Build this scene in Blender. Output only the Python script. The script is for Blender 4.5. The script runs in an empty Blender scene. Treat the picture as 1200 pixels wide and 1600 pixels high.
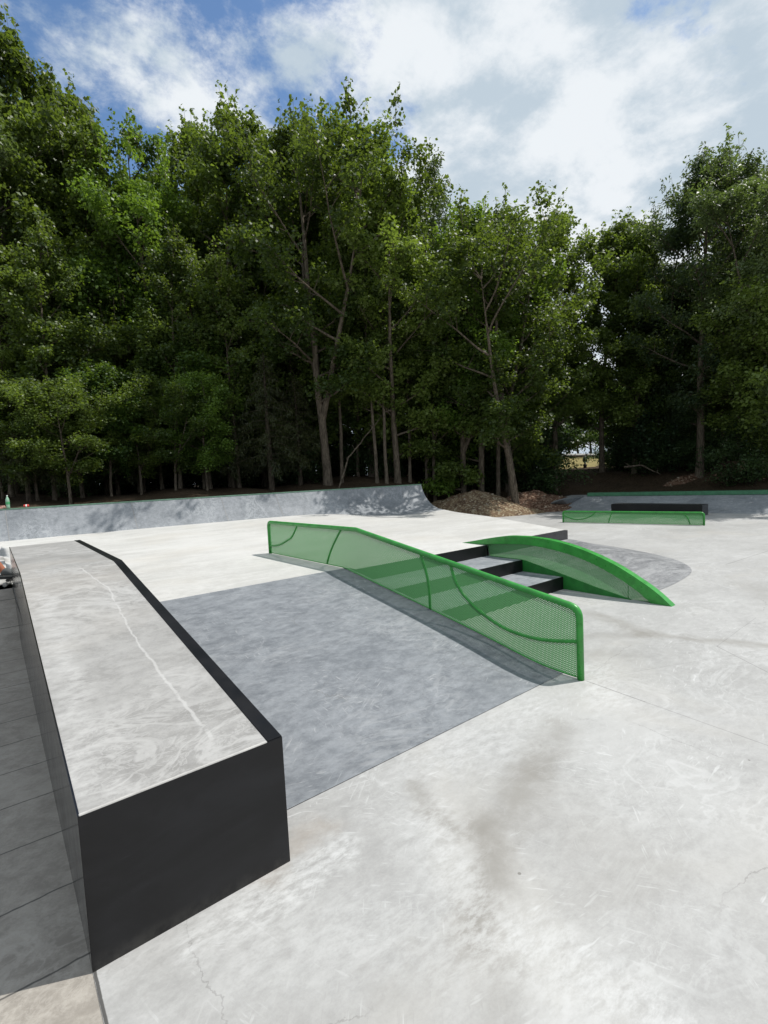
import bpy, bmesh, math, random
import numpy as np
from mathutils import Vector, Matrix, noise as mnoise
rad = math.radians
SC = bpy.context.scene
COL = SC.collection

# ------------------------------------------------------------------ camera
CAM = np.array([-0.1406, -1.8812, 1.6])
M = np.array([[0.78465298, -0.61797272, -0.04928905],
              [0.08269080, 0.02553424, 0.99624808],
              [0.61439558, 0.78578478, -0.07113617]])   # right, up, forward
FPX = 785.48
cd = bpy.data.cameras.new('camera'); cam = bpy.data.objects.new('camera', cd); COL.objects.link(cam)
cd.sensor_fit = 'HORIZONTAL'; cd.sensor_width = 36; cd.lens = FPX / 1200 * 36
cd.clip_start = .05; cd.clip_end = 2000
mw = Matrix(((M[0][0], M[1][0], -M[2][0], CAM[0]), (M[0][1], M[1][1], -M[2][1], CAM[1]),
             (M[0][2], M[1][2], -M[2][2], CAM[2]), (0, 0, 0, 1)))
cam.matrix_world = mw
SC.camera = cam
FH = np.array([0.6160, 0.7877]); RH = np.array([0.7877, -0.6160])     # horizontal forward / right of the survey frame

def survey(u, v, d):
    """point seen at photo pixel u,v at distance d metres in front of the viewpoint"""
    c = np.array([(u - 600) / FPX, -(v - 800) / FPX, 1.0])
    return CAM + (M.T @ c) * d
def pix(p):
    c = M @ (np.array(p) - CAM)
    return 600 + FPX * c[0] / c[2], 800 - FPX * c[1] / c[2], c[2]
def at(u, v, z):
    dd = M.T @ np.array([(u - 600) / FPX, -(v - 800) / FPX, 1.0]); return CAM + dd * ((z - CAM[2]) / dd[2])
def hor(u): return 774 - .0496 * u

# ------------------------------------------------------------------ world: sky with clouds
SUN_EL = rad(61); SUN_H = (0.905, -0.425)
w = bpy.data.worlds.new("World"); SC.world = w; w.use_nodes = True
nt = w.node_tree; nt.nodes.clear(); N = nt.nodes; Lk = nt.links
out = N.new('ShaderNodeOutputWorld'); bg = N.new('ShaderNodeBackground'); bg.inputs[1].default_value = .1
sky = N.new('ShaderNodeTexSky'); sky.sky_type = 'NISHITA'; sky.sun_disc = False
sky.sun_elevation = SUN_EL; sky.sun_rotation = math.atan2(SUN_H[0], SUN_H[1])
sky.air_density = 1.0; sky.dust_density = .6; sky.ozone_density = 2.0
def wn(t, **k):
    n = N.new(t)
    for a, b in k.items(): setattr(n, a, b)
    return n
tc = wn('ShaderNodeTexCoord')
sep = wn('ShaderNodeSeparateXYZ'); Lk.new(tc.outputs['Generated'], sep.inputs[0])
def wm(op, a, b=None, c=None):
    n = wn('ShaderNodeMath', operation=op)
    for i, x in enumerate((a, b, c)):
        if x is None: continue
        if isinstance(x, (int, float)): n.inputs[i].default_value = x
        else: Lk.new(x, n.inputs[i])
    return n.outputs[0]
zz = wm('ADD', wm('MAXIMUM', sep.outputs[2], 0.0), .22)
cmb = wn('ShaderNodeCombineXYZ')
Lk.new(wm('DIVIDE', sep.outputs[0], zz), cmb.inputs[0]); Lk.new(wm('DIVIDE', sep.outputs[1], zz), cmb.inputs[1])
def wnoise(scale, detail, rough, off, dist=0.):
    mp = wn('ShaderNodeMapping'); mp.inputs['Location'].default_value = off
    Lk.new(cmb.outputs[0], mp.inputs[0])
    n = wn('ShaderNodeTexNoise'); n.inputs['Scale'].default_value = scale; n.inputs['Detail'].default_value = detail
    n.inputs['Roughness'].default_value = rough; n.inputs['Distortion'].default_value = dist
    Lk.new(mp.outputs[0], n.inputs['Vector']); return n.outputs[0]
def wdot(v):
    n = wn('ShaderNodeVectorMath', operation='DOT_PRODUCT'); Lk.new(tc.outputs['Generated'], n.inputs[0])
    n.inputs[1].default_value = v; return n.outputs['Value']
def wramp(x, a, b, c=0., d=1.):
    n = wn('ShaderNodeMapRange', interpolation_type='SMOOTHSTEP'); Lk.new(x, n.inputs[0])
    for i, q in enumerate((a, b, c, d)): n.inputs[i + 1].default_value = q
    return n.outputs[0]
blue_dir = M.T @ np.array([(170 - 600) / FPX, (800 - 60) / FPX, 1.]); blue_dir /= np.linalg.norm(blue_dir)
big = wnoise(1.5, 2, .5, (3.1, 7.4, 0)); fine = wnoise(3.4, 12, .62, (1.3, 2.2, 0), .1); wisp = wnoise(8., 8, .66, (5.3, 1.2, 0), .2)
clear = wramp(wdot(tuple(blue_dir)), .86, .995)
cov = wm('ADD', wm('ADD', wm('MULTIPLY', big, .45), wm('MULTIPLY', fine, .62)), wm('MULTIPLY', wisp, .24))
cov = wm('SUBTRACT', cov, wm('MULTIPLY', clear, .215))
back = wdot((-.616, -.788, .1)); cov = wm('SUBTRACT', cov, wramp(back, .0, .6, 0., .05))
mask = wramp(cov, .46, .585)
shade = wnoise(3.1, 10, .62, (9.2, 4.4, 0), .15)
shf = wramp(shade, .41, .59)
cc = wn('ShaderNodeMix', data_type='RGBA'); Lk.new(shf, cc.inputs[0])
cc.inputs[6].default_value = (5.0, 5.9, 6.7, 1); cc.inputs[7].default_value = (8.0, 8.4, 8.75, 1)
skc = wn('ShaderNodeMix', data_type='RGBA', blend_type='MULTIPLY'); skc.inputs[0].default_value = 1
Lk.new(sky.outputs[0], skc.inputs[6]); skc.inputs[7].default_value = (1.15, 1.32, 1.42, 1)
mx = wn('ShaderNodeMix', data_type='RGBA'); Lk.new(mask, mx.inputs[0]); Lk.new(skc.outputs[2], mx.inputs[6]); Lk.new(cc.outputs[2], mx.inputs[7])
Lk.new(mx.outputs[2], bg.inputs[0]); Lk.new(bg.outputs[0], out.inputs[0])

# ------------------------------------------------------------------ sun, exposure
sd = bpy.data.lights.new('sun', 'SUN'); sd.energy = 4.2; sd.angle = rad(.53); sd.color = (1, .965, .91)
sun = bpy.data.objects.new('sun', sd); COL.objects.link(sun)
sdir = Vector((SUN_H[0] * math.cos(SUN_EL), SUN_H[1] * math.cos(SUN_EL), math.sin(SUN_EL)))
sun.rotation_euler = sdir.to_track_quat('Z', 'Y').to_euler(); sun.location = (10, -5, 30)
SC.view_settings.view_transform = 'Standard'; SC.view_settings.look = 'None'
SC.view_settings.exposure = 0.1; SC.view_settings.gamma = 1.0
SC.cycles.max_bounces = 6; SC.cycles.transparent_max_bounces = 12; SC.cycles.diffuse_bounces = 3
SC.cycles.transmission_bounces = 3; SC.cycles.glossy_bounces = 3; SC.cycles.caustics_reflective = False
SC.cycles.use_denoising = True

# ------------------------------------------------------------------ material helper
class Mat:
    def __init__(s, name):
        s.m = bpy.data.materials.new(name); s.m.use_nodes = True; s.t = s.m.node_tree; s.t.nodes.clear()
        s.o = s.n('ShaderNodeOutputMaterial'); s.b = s.n('ShaderNodeBsdfPrincipled')
        s.l(s.b.outputs[0], s.o.inputs[0]); s._pos = None
    def n(s, t, **k):
        x = s.t.nodes.new(t)
        for a, b in k.items(): setattr(x, a, b)
        return x
    def l(s, a, b): s.t.links.new(a, b)
    def math(s, op, a, b=None, c=None, clamp=False):
        n = s.n('ShaderNodeMath', operation=op, use_clamp=clamp)
        for i, x in enumerate((a, b, c)):
            if x is None: continue
            if isinstance(x, (int, float)): n.inputs[i].default_value = x
            else: s.l(x, n.inputs[i])
        return n.outputs[0]
    def pos(s, kind='world'):
        if kind == 'world':
            if s._pos is None: s._pos = s.n('ShaderNodeNewGeometry').outputs['Position']
            return s._pos
        return s.n('ShaderNodeTexCoord').outputs['Object']
    def map(s, v, loc=(0, 0, 0), rot=(0, 0, 0), sc=(1, 1, 1)):
        n = s.n('ShaderNodeMapping'); s.l(v, n.inputs[0]); n.inputs[1].default_value = loc; n.inputs[2].default_value = rot; n.inputs[3].default_value = sc
        return n.outputs[0]
    def noise(s, v, scale, detail=4, rough=.55, dist=0., col=False):
        n = s.n('ShaderNodeTexNoise'); s.l(v, n.inputs['Vector']); n.inputs['Scale'].default_value = scale
        n.inputs['Detail'].default_value = detail; n.inputs['Roughness'].default_value = rough; n.inputs['Distortion'].default_value = dist
        return n.outputs[1 if col else 0]
    def ramp(s, x, a, b, c=0., d=1., smooth=True):
        n = s.n('ShaderNodeMapRange'); 
        if smooth: n.interpolation_type = 'SMOOTHSTEP'
        s.l(x, n.inputs[0])
        for i, q in enumerate((a, b, c, d)): n.inputs[i + 1].default_value = q
        return n.outputs[0]
    def mix(s, f, a, b, mode='MIX'):
        n = s.n('ShaderNodeMix', data_type='RGBA', blend_type=mode)
        for i, x in ((0, f), (6, a), (7, b)):
            if isinstance(x, tuple): n.inputs[i].default_value = (x + (1,))[:4]
            elif isinstance(x, (int, float)): n.inputs[i].default_value = x
            else: s.l(x, n.inputs[i])
        return n.outputs[2]
    def set(s, col=None, rough=None, metal=None, spec=None, normal=None, **k):
        for nm, x in (('Base Color', col), ('Roughness', rough), ('Metallic', metal), ('Specular IOR Level', spec), ('Normal', normal)):
            if x is None: continue
            if isinstance(x, tuple): s.b.inputs[nm].default_value = (x + (1,))[:4]
            elif isinstance(x, (int, float)): s.b.inputs[nm].default_value = x
            else: s.l(x, s.b.inputs[nm])
        return s.m
    def bump(s, h, strength=.3, dist=.01, normal=None):
        n = s.n('ShaderNodeBump'); n.inputs['Strength'].default_value = strength; n.inputs['Distance'].default_value = dist
        s.l(h, n.inputs['Height'])
        if normal is not None: s.l(normal, n.inputs['Normal'])
        return n.outputs[0]
    def segdist(s, p, a, b):
        """distance of p (xy) to the segment a-b"""
        d = (b[0] - a[0], b[1] - a[1]); L2 = d[0] ** 2 + d[1] ** 2
        sp = s.n('ShaderNodeSeparateXYZ'); s.l(p, sp.inputs[0])
        px = s.math('SUBTRACT', sp.outputs[0], float(a[0])); py = s.math('SUBTRACT', sp.outputs[1], float(a[1]))
        t = s.math('DIVIDE', s.math('ADD', s.math('MULTIPLY', px, float(d[0])), s.math('MULTIPLY', py, float(d[1]))), float(L2), clamp=True)
        t.node.use_clamp = True
        ex = s.math('SUBTRACT', px, s.math('MULTIPLY', t, float(d[0]))); ey = s.math('SUBTRACT', py, s.math('MULTIPLY', t, float(d[1])))
        return s.math('SQRT', s.math('ADD', s.math('MULTIPLY', ex, ex), s.math('MULTIPLY', ey, ey)))

def ridged(m, v, scale, detail=4, rough=.6, dist=.5, lo=.9, hi=.99):
    n = m.noise(v, scale, detail, rough, dist)
    r = m.math('SUBTRACT', 1., m.math('ABSOLUTE', m.math('SUBTRACT', m.math('MULTIPLY', n, 2.), 1.)))
    return m.ramp(r, lo, hi)

def concrete(name, c_dark, c_light, c_vein, blotch=1., vein=.35, brush=(0.4, 1.), rot=.3, tint=None, rough=.62, cuts=(), stains=(), whites=(), stripes=None, brushed=0., lines=(), veinlo=.93, scratch=0., cloud=.5):
    m = Mat(name); p = m.pos()
    wob = m.noise(m.map(p, (7, 3, 1)), .8, 3, .6, 0, True)
    pw = m.n('ShaderNodeVectorMath', operation='MULTIPLY_ADD'); m.l(wob, pw.inputs[0]); pw.inputs[1].default_value = (.3, .3, .1); m.l(p, pw.inputs[2]); pv = pw.outputs[0]
    big = m.noise(pv, .45 * blotch, 5, .62, .4)
    mid = m.noise(m.map(pv, (3, 1, 0), (0, 0, rot), (brush[0], brush[1], 1)), 2.6 * blotch, 8, .68, .6)
    fin = m.noise(m.map(p, (1, 9, 0), (0, 0, rot + .6), (.7, 1, 1)), 22, 6, .7, .3)
    f = m.math('ADD', m.math('ADD', m.math('MULTIPLY', big, cloud), m.math('MULTIPLY', mid, 1 - cloud)), m.math('MULTIPLY', m.math('SUBTRACT', fin, .5), .42)); gr_ = m.noise(m.map(p, (3, 3, 3)), 75., 8, .85); f = m.math('ADD', f, m.math('MULTIPLY', m.math('SUBTRACT', gr_, .5), .42))
    if brushed:
        b1 = m.noise(m.map(p, (5, 2, 0), (0, 0, .75), (.45, 1, 1)), 16., 9, .78, .2); b2 = m.noise(m.map(p, (1, 6, 0), (0, 0, -.55), (.45, 1, 1)), 13., 9, .78, .3); b3 = m.noise(p, 7., 9, .75, .2)
        fb_ = m.math('ADD', m.math('ADD', m.math('MULTIPLY', b1, .4), m.math('MULTIPLY', b2, .3)), m.math('MULTIPLY', b3, .3))
        f = m.math('ADD', m.math('MULTIPLY', f, 1 - brushed), m.math('MULTIPLY', m.math('ADD', m.math('MULTIPLY', m.math('SUBTRACT', fb_, .5), 1.5), .5), brushed))
    col = m.mix(m.ramp(f, .36, .64), c_dark, c_light)
    v1 = ridged(m, m.map(pv, (11, 2, 0), (0, 0, rot), (brush[0], brush[1], 1)), 1.7 * blotch, 5, .6, 1.2, veinlo, .995)
    v2 = ridged(m, m.map(p, (2, 17, 0), (0, 0, rot + .9), (.5, 1, 1)), 5.5 * blotch, 4, .65, 1.6, veinlo + .02, 1.)
    gate = m.ramp(m.noise(m.map(p, (4, 4, 4)), 1.1, 3, .5), .42, .62)
    vv = m.math('MULTIPLY', m.math('MAXIMUM', v1, m.math('MULTIPLY', v2, .7)), gate)
    col = m.mix(m.math('MULTIPLY', vv, vein), col, c_vein)
    if tint:
        tf = m.ramp(m.noise(m.map(p, (8, 1, 5)), .7, 4, .6, .5), .48, .7)
        col = m.mix(m.math('MULTIPLY', tf, tint[3]), col, tint[:3])
    hgt = fin
    if scratch:
        sc = None
        sp = m.n('ShaderNodeSeparateXYZ'); m.l(p, sp.inputs[0])
        for i, (cx_, cy_, gl, gh, fr) in enumerate(((-1.5, -3.2, .50, .62, 62.), (5.2, -4.5, .52, .64, 75.), (2.2, 4.8, .50, .64, 55.), (-2.5, 2.0, .54, .66, 90.), (7.5, 1.5, .5, .66, 60.))):
            dx = m.math('SUBTRACT', sp.outputs[0], cx_); dy = m.math('SUBTRACT', sp.outputs[1], cy_)
            rr = m.math('SQRT', m.math('ADD', m.math('MULTIPLY', dx, dx), m.math('MULTIPLY', dy, dy))); an = m.math('ARCTAN2', dy, dx)
            cb_ = m.n('ShaderNodeCombineXYZ'); m.l(m.math('MULTIPLY', rr, fr), cb_.inputs[0]); m.l(m.math('MULTIPLY', an, 26. + 6 * i), cb_.inputs[1]); cb_.inputs[2].default_value = i * 7.3
            n_ = m.noise(cb_.outputs[0], 1., 2, .5, .1)
            g_ = m.ramp(m.noise(m.map(p, (i * 5.1, 2. + i, 0)), 1.5, 4, .65, .5), gl, gh)
            s_ = m.math('MULTIPLY', m.ramp(n_, .63, .72), g_); d_ = m.math('MULTIPLY', m.ramp(n_, .36, .27), g_)
            sc = s_ if sc is None else m.math('MAXIMUM', sc, s_)
            if i < 3: col = m.mix(m.math('MULTIPLY', d_, scratch * .35), col, tuple(c * .7 for c in c_dark))
        col = m.mix(m.math('MULTIPLY', sc, scratch), col, c_vein)
        vo = m.n('ShaderNodeTexVoronoi', feature='DISTANCE_TO_EDGE'); vo.inputs['Scale'].default_value = .55
        m.l(m.n('ShaderNodeVectorMath', operation='ADD').outputs[0], vo.inputs['Vector'])
        va = vo.inputs['Vector'].links[0].from_node; m.l(p, va.inputs[0]); wv = m.n('ShaderNodeVectorMath', operation='SCALE'); m.l(m.noise(p, 2.2, 6, .7, 0, True), wv.inputs[0]); wv.inputs['Scale'].default_value = .22; m.l(wv.outputs[0], va.inputs[1])
        ck = m.math('MULTIPLY', m.ramp(vo.outputs['Distance'], .0006, .0022, 1., 0.), m.ramp(m.noise(m.map(p, (3, 8, 2)), .9, 2, .5), .52, .6))
        col = m.mix(m.math('MULTIPLY', ck, .32), col, (.10, .095, .088))
        pit = m.n('ShaderNodeTexVoronoi'); pit.inputs['Scale'].default_value = 3.1; m.l(p, pit.inputs['Vector'])
        col = m.mix(m.math('MULTIPLY', m.ramp(pit.outputs['Distance'], .016, .028, 1, 0), .6), col, (.08, .07, .06))
    def wobbly(amount, scale):
        wn_ = m.noise(m.map(p, (2, 5, 8)), scale, 5, .65, 0, True)
        a = m.n('ShaderNodeVectorMath', operation='MULTIPLY_ADD'); m.l(wn_, a.inputs[0]); a.inputs[1].default_value = (amount,) * 3
        bb = m.n('ShaderNodeVectorMath', operation='SUBTRACT'); m.l(p, bb.inputs[0]); bb.inputs[1].default_value = (amount / 2,) * 3
        m.l(bb.outputs[0], a.inputs[2]); return a.outputs[0]
    if stains:
        ps = wobbly(.34, 3.6); st_tex = m.ramp(m.noise(m.map(p, (9, 9, 9)), 7., 8, .75), .3, .6, .55, 1.)
        for a, b, wd, st, c_ in stains:
            d = m.segdist(ps, a, b)
            col = m.mix(m.math('MULTIPLY', m.math('MULTIPLY', m.ramp(d, 0., wd, 1., 0.), st), st_tex), col, c_)
    if whites:
        pq = wobbly(.5, 2.6)
        tex = m.ramp(m.noise(m.map(p, (1, 1, 1), (0, 0, .9), (2.2, 5, 1)), 5., 9, .78, .2), .38, .62)
        for a, b, wd, st in whites:
            d = m.segdist(pq, a, b)
            col = m.mix(m.math('MULTIPLY', m.math('MULTIPLY', m.ramp(d, 0., wd, 1., 0.), st), tex), col, c_vein)
    if lines:
        pl_ = wobbly(.06, 5.); g2 = m.ramp(m.noise(m.map(p, (6, 6, 1)), 9., 4, .7), .32, .5)
        for a, b, wd, st in lines:
            d = m.segdist(pl_, a, b); col = m.mix(m.math('MULTIPLY', m.math('MULTIPLY', m.ramp(d, wd * .3, wd, 1., 0.), st), g2), col, c_vein)
    if cuts:
        pc = wobbly(.012, 6.)
        for a, b, wd, st in cuts:
            d = m.segdist(pc, a, b)
            col = m.mix(m.math('MULTIPLY', m.ramp(d, wd * .5, wd, 1., 0.), st), col, (.05, .048, .045))
    if stripes:
        y0, per, st = stripes
        sp = m.n('ShaderNodeSeparateXYZ'); m.l(wobbly(.05, 2.5), sp.inputs[0])
        fr = m.math('PINGPONG', m.math('SUBTRACT', sp.outputs[1], float(y0)), per / 2)
        col = m.mix(m.math('MULTIPLY', m.ramp(fr, .002, .006, 1., 0.), st), col, (.03, .03, .03))
    bmp = m.bump(m.math('ADD', m.math('MULTIPLY', fin, .6), m.math('MULTIPLY', mid, 1.2)), .22, .006)
    return m.set(col, m.ramp(fin, .3, .7, rough - .08, rough + .1), spec=.35, normal=bmp)

STC = (.225, .214, .195)
floor_mat = concrete('light_concrete', (.30, .298, .292), (.41, .409, .403), (.55, .555, .553), 1.2, .28, (.55, 1.), .5,
    tint=(.40, .382, .35, .35), scratch=.5, brushed=.3, cloud=.62,
    stains=[((2.54, -.1), (2.05, -.31), .20, .5, STC), ((2.05, -.31), (1.50, -.47), .16, .62, STC), ((1.50, -.47), (1.05, -.74), .15, .75, STC), ((1.05, -.74), (.8, -1.2), .14, .4, STC), ((1.9, -.4), (1.7, -.9), .4, .25, STC),
            ((1.45, .05), (1.36, -.5), .09, .6, STC), ((.95, .12), (.62, .02), .14, .4, (.30, .25, .2)), ((4.9, .95), (4.6, .3), .2, .6, STC), ((4.6, .3), (4.95, -.6), .14, .6, STC), ((4.6, .3), (4.0, .75), .16, .4, STC),
            ((7.4, .3), (6.1, -.6), .35, .3, STC), ((4.0, .1), (3.7, .5), .2, .25, STC), ((.75, -.75), (.15, -.55), .3, .22, STC)],
    whites=[((1.14, -.75), (1.22, -1.25), .26, .55), ((.5, -.3), (.9, -.62), .3, .3), ((2.6, .15), (1.7, .1), .4, .4), ((3.5, .15), (3.1, -.15), .35, .5), ((.95, -.1), (.35, -.1), .16, .7), ((1.35, -.2), (1.2, -.5), .25, .5)],
    cuts=[((3.25, .1), (3.21, -.34), .006, .5), ((3.21, -.34), (3.1, -1.6), .005, .3), ((4.67, -.28), (4.3, -.75), .006, .35), ((5.8, -.25), (4.67, -.28), .004, .25),
          ((0.006, 0), (0.006, -3), .007, .9), ((8.6, .9), (17., 0.4), .012, .3), ((3.25, .12), (9, -2.4), .004, .2)])
plateau_mat = concrete('pale_plateau_concrete', (.43, .425, .407), (.55, .545, .528), (.66, .66, .645), .9, .25, (.35, 1.), .35, tint=(.5, .47, .42, .3), cloud=.5)
tan_mat = concrete('tan_slab_concrete', (.25, .228, .20), (.37, .343, .305), (.46, .43, .39), 1.6, .35, (1, 1), .2, stripes=(.09, .405, .75), cloud=.4)
bank_mat = concrete('blue_grey_concrete', (.12, .131, .146), (.235, .25, .268), (.38, .385, .39), 1.6, .25, (.45, 1.), .8, scratch=.5, veinlo=.92, cloud=.5, brushed=.68,
    cuts=[((.75, 2.1), (1.02, 1.62), .006, .5)])
ledge_mat = concrete('smooth_ledge_concrete', (.215, .21, .202), (.325, .32, .311), (.46, .455, .445), 1.9, .5, (.6, 1.), .9, tint=(.42, .385, .345, .3), veinlo=.88, brushed=.35, cloud=.42,
    whites=[((.06, .1), (.1, 2.4), .12, .6)], lines=[((.50, .16), (.47, .75), .011, .6), ((.47, .75), (.455, 1.2), .010, .6), ((.455, 1.2), (.50, 2.3), .008, .6), ((.50, 2.3), (.40, 3.0), .008, .6)])
ledge_line = None
bank2_mat = concrete('striated_grey_concrete', (.12, .124, .132), (.27, .274, .28), (.38, .385, .39), 1.6, .3, (.3, 1.6), 1.3, cloud=.35)
wall_mat = concrete('transition_concrete', (.15, .165, .18), (.29, .305, .325), (.44, .46, .475), 1.8, .4, (1.4, .7), .2, veinlo=.9, cloud=.5, brushed=.4)

def paint(name, col, rough=.35, spec=.5, var=.15, bump=.04, scale=9.):
    m = Mat(name); p = m.pos('o'); f = m.noise(p, scale, 5, .6)
    d = tuple(c * (1 - var) for c in col); l = tuple(min(1, c * (1 + var)) for c in col)
    return m.set(m.mix(m.ramp(f, .35, .65), d, l), m.ramp(m.noise(m.map(p, (3, 3, 3)), scale * 2.5, 4, .6), .3, .7, rough * .8, rough * 1.25), spec=spec,
                 normal=m.bump(m.noise(p, scale * 14, 3, .6), bump, .004))
green = paint('green_powder_coat', (.03, .25, .036), .33)
green_dk = paint('green_side_plate', (.018, .17, .028), .5)
green_pale = paint('weathered_green_steel', (.045, .17, .085), .5)
green_grey = paint('dusty_green_steel', (.13, .24, .17), .55)
def steel(name, col, rough, spec):
    m = Mat(name); p = m.pos('o'); sp = m.n('ShaderNodeSeparateXYZ'); m.l(p, sp.inputs[0])
    a = m.noise(m.map(p, sc=(1, 1, 3)), 2.2, 6, .65, .6); sc = m.ramp(m.noise(m.map(p, rot=(.3, .2, .4), sc=(3, 3, 60)), 2., 3, .6), .66, .74); g = m.ramp(m.noise(p, 1.7, 3, .6), .5, .65)
    low = m.math('MULTIPLY', m.ramp(sp.outputs[2], .0, .07, 1., 0.), m.ramp(m.noise(p, 11., 5, .7), .35, .65))
    col_ = m.mix(m.ramp(a, .4, .7), col, tuple(c * 1.9 for c in col)); col_ = m.mix(m.math('MULTIPLY', m.math('MULTIPLY', sc, g), .25), col_, (.10, .10, .10)); col_ = m.mix(m.math('MULTIPLY', low, .14), col_, (.20, .19, .17))
    return m.set(col_, m.ramp(a, .3, .7, rough * .8, rough * 1.3), spec=spec, normal=m.bump(m.noise(p, 3., 2, .5), .03, .02))
black_l = steel('ledge_black_steel', (.0065, .0065, .0075), .40, .34)
black = paint('satin_black_steel', (.0065, .0065, .0075), .42, .32, .2, .03, 3.)
black_gl = paint('glossy_black_steel', (.012, .012, .013), .17, .5, .2, .012, 3.)
grey_steel = paint('grey_steel_coping', (.034, .034, .037), .42, .5, .2)

def mesh_mat():
    m = Mat('green_expanded_mesh'); p = m.pos('o')
    sp = m.n('ShaderNodeSeparateXYZ'); m.l(p, sp.inputs[0])
    s_, z_ = sp.outputs[1], sp.outputs[2]
    a = m.math('PINGPONG', m.math('ADD', m.math('MULTIPLY', s_, 40.), m.math('MULTIPLY', z_, 66.)), .5)
    b = m.math('PINGPONG', m.math('SUBTRACT', m.math('MULTIPLY', s_, 40.), m.math('MULTIPLY', z_, 66.)), .5)
    d = m.math('MINIMUM', a, b)
    al = m.ramp(d, .28, .31, 1., 0., False)
    m.set((.10, .30, .11), .5, spec=.4); trl = m.n('ShaderNodeBsdfTranslucent'); trl.inputs[0].default_value = (.09, .27, .10, 1); mt2 = m.n('ShaderNodeMixShader'); mt2.inputs[0].default_value = .4; m.l(m.b.outputs[0], mt2.inputs[1]); m.l(trl.outputs[0], mt2.inputs[2])
    t = m.n('ShaderNodeBsdfTransparent'); mx = m.n('ShaderNodeMixShader'); m.l(al, mx.inputs[0]); m.l(t.outputs[0], mx.inputs[1]); m.l(mt2.outputs[0], mx.inputs[2])
    m.l(mx.outputs[0], m.o.inputs[0]); return m.m
mesh_m = mesh_mat()

# ------------------------------------------------------------------ object helpers
def link(name, me, mat=None, parent=None):
    o = bpy.data.objects.new(name, me); COL.objects.link(o)
    if mat is not None and len(me.materials) == 0: me.materials.append(mat)
    if parent is not None: o.parent = parent
    return o
def tag(o, label, cat, group=None):
    o['label'] = label; o['category'] = cat
    if group: o['group'] = group
    return o
def empty(name, loc=(0, 0, 0), rz=0.):
    o = bpy.data.objects.new(name, None); COL.objects.link(o); o.location = loc; o.rotation_euler = (0, 0, rz); o.empty_display_size = .3
    return o
def pm(name, verts, faces, mat, parent=None, smooth=False, loc0=None):
    me = bpy.data.meshes.new(name)
    if loc0 is not None: verts = [(v[0] - loc0[0], v[1] - loc0[1], v[2] - loc0[2]) for v in verts]
    me.from_pydata([tuple(map(float, v)) for v in verts], [], faces); me.validate(); me.update()
    bm = bmesh.new(); bm.from_mesh(me); bmesh.ops.recalc_face_normals(bm, faces=bm.faces); bm.to_mesh(me); bm.free()
    if smooth:
        for p in me.polygons: p.use_smooth = True
    return link(name, me, mat, parent)
def box(name, lo, hi, mat, parent=None, bev=.004):
    bm = bmesh.new(); bmesh.ops.create_cube(bm, size=1)
    for v in bm.verts: v.co = Vector([(lo[i] + hi[i]) / 2 + v.co[i] * (hi[i] - lo[i]) for i in range(3)])
    if bev: bmesh.ops.bevel(bm, geom=list(bm.edges), offset=bev, segments=2, affect='EDGES')
    me = bpy.data.meshes.new(name); bm.to_mesh(me); bm.free(); return link(name, me, mat, parent)
def prism_yz(name, prof, x0, x1, mat, parent=None, bev=0.):
    """closed profile of (y,z) extruded from x0 to x1"""
    bm = bmesh.new(); a = [bm.verts.new((x0, y, z)) for y, z in prof]; b = [bm.verts.new((x1, y, z)) for y, z in prof]
    n = len(prof); bm.faces.new(a); bm.faces.new(b[::-1])
    for i in range(n): bm.faces.new((a[i], b[i], b[(i + 1) % n], a[(i + 1) % n]))
    bmesh.ops.recalc_face_normals(bm, faces=bm.faces)
    if bev: bmesh.ops.bevel(bm, geom=[e for e in bm.edges], offset=bev, segments=2, affect='EDGES')
    me = bpy.data.meshes.new(name); bm.to_mesh(me); bm.free(); return link(name, me, mat, parent)
def tube_data(pts, r, seg=10, V=None, F=None, cap=True):
    V = [] if V is None else V; F = [] if F is None else F
    pts = [Vector(p) for p in pts]; n = len(pts); rr = r if isinstance(r, (list, tuple)) else [r] * n
    up = None; base = len(V)
    for i, p in enumerate(pts):
        t = (pts[min(i + 1, n - 1)] - pts[max(i - 1, 0)]).normalized()
        if up is None: up = t.orthogonal().normalized()
        else: up = (up - t * up.dot(t)).normalized()
        s = t.cross(up)
        for k in range(seg):
            a = 2 * math.pi * k / seg; V.append(tuple(p + (up * math.cos(a) + s * math.sin(a)) * rr[i]))
    for i in range(n - 1):
        for k in range(seg):
            a = base + i * seg + k; b = base + i * seg + (k + 1) % seg; F.append((a, b, b + seg, a + seg))
    if cap: F.append(tuple(base + k for k in range(seg))[::-1]); F.append(tuple(base + (n - 1) * seg + k for k in range(seg)))
    return V, F
def tube(name, pts, r, mat, parent=None, seg=12):
    V, F = tube_data(pts, r, seg); return pm(name, V, F, mat, parent, True)
def smoothstep(x): x = np.clip(x, 0, 1); return x * x * (3 - 2 * x)
def interp(x, xs, ys): return float(np.interp(x, xs, ys))

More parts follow.
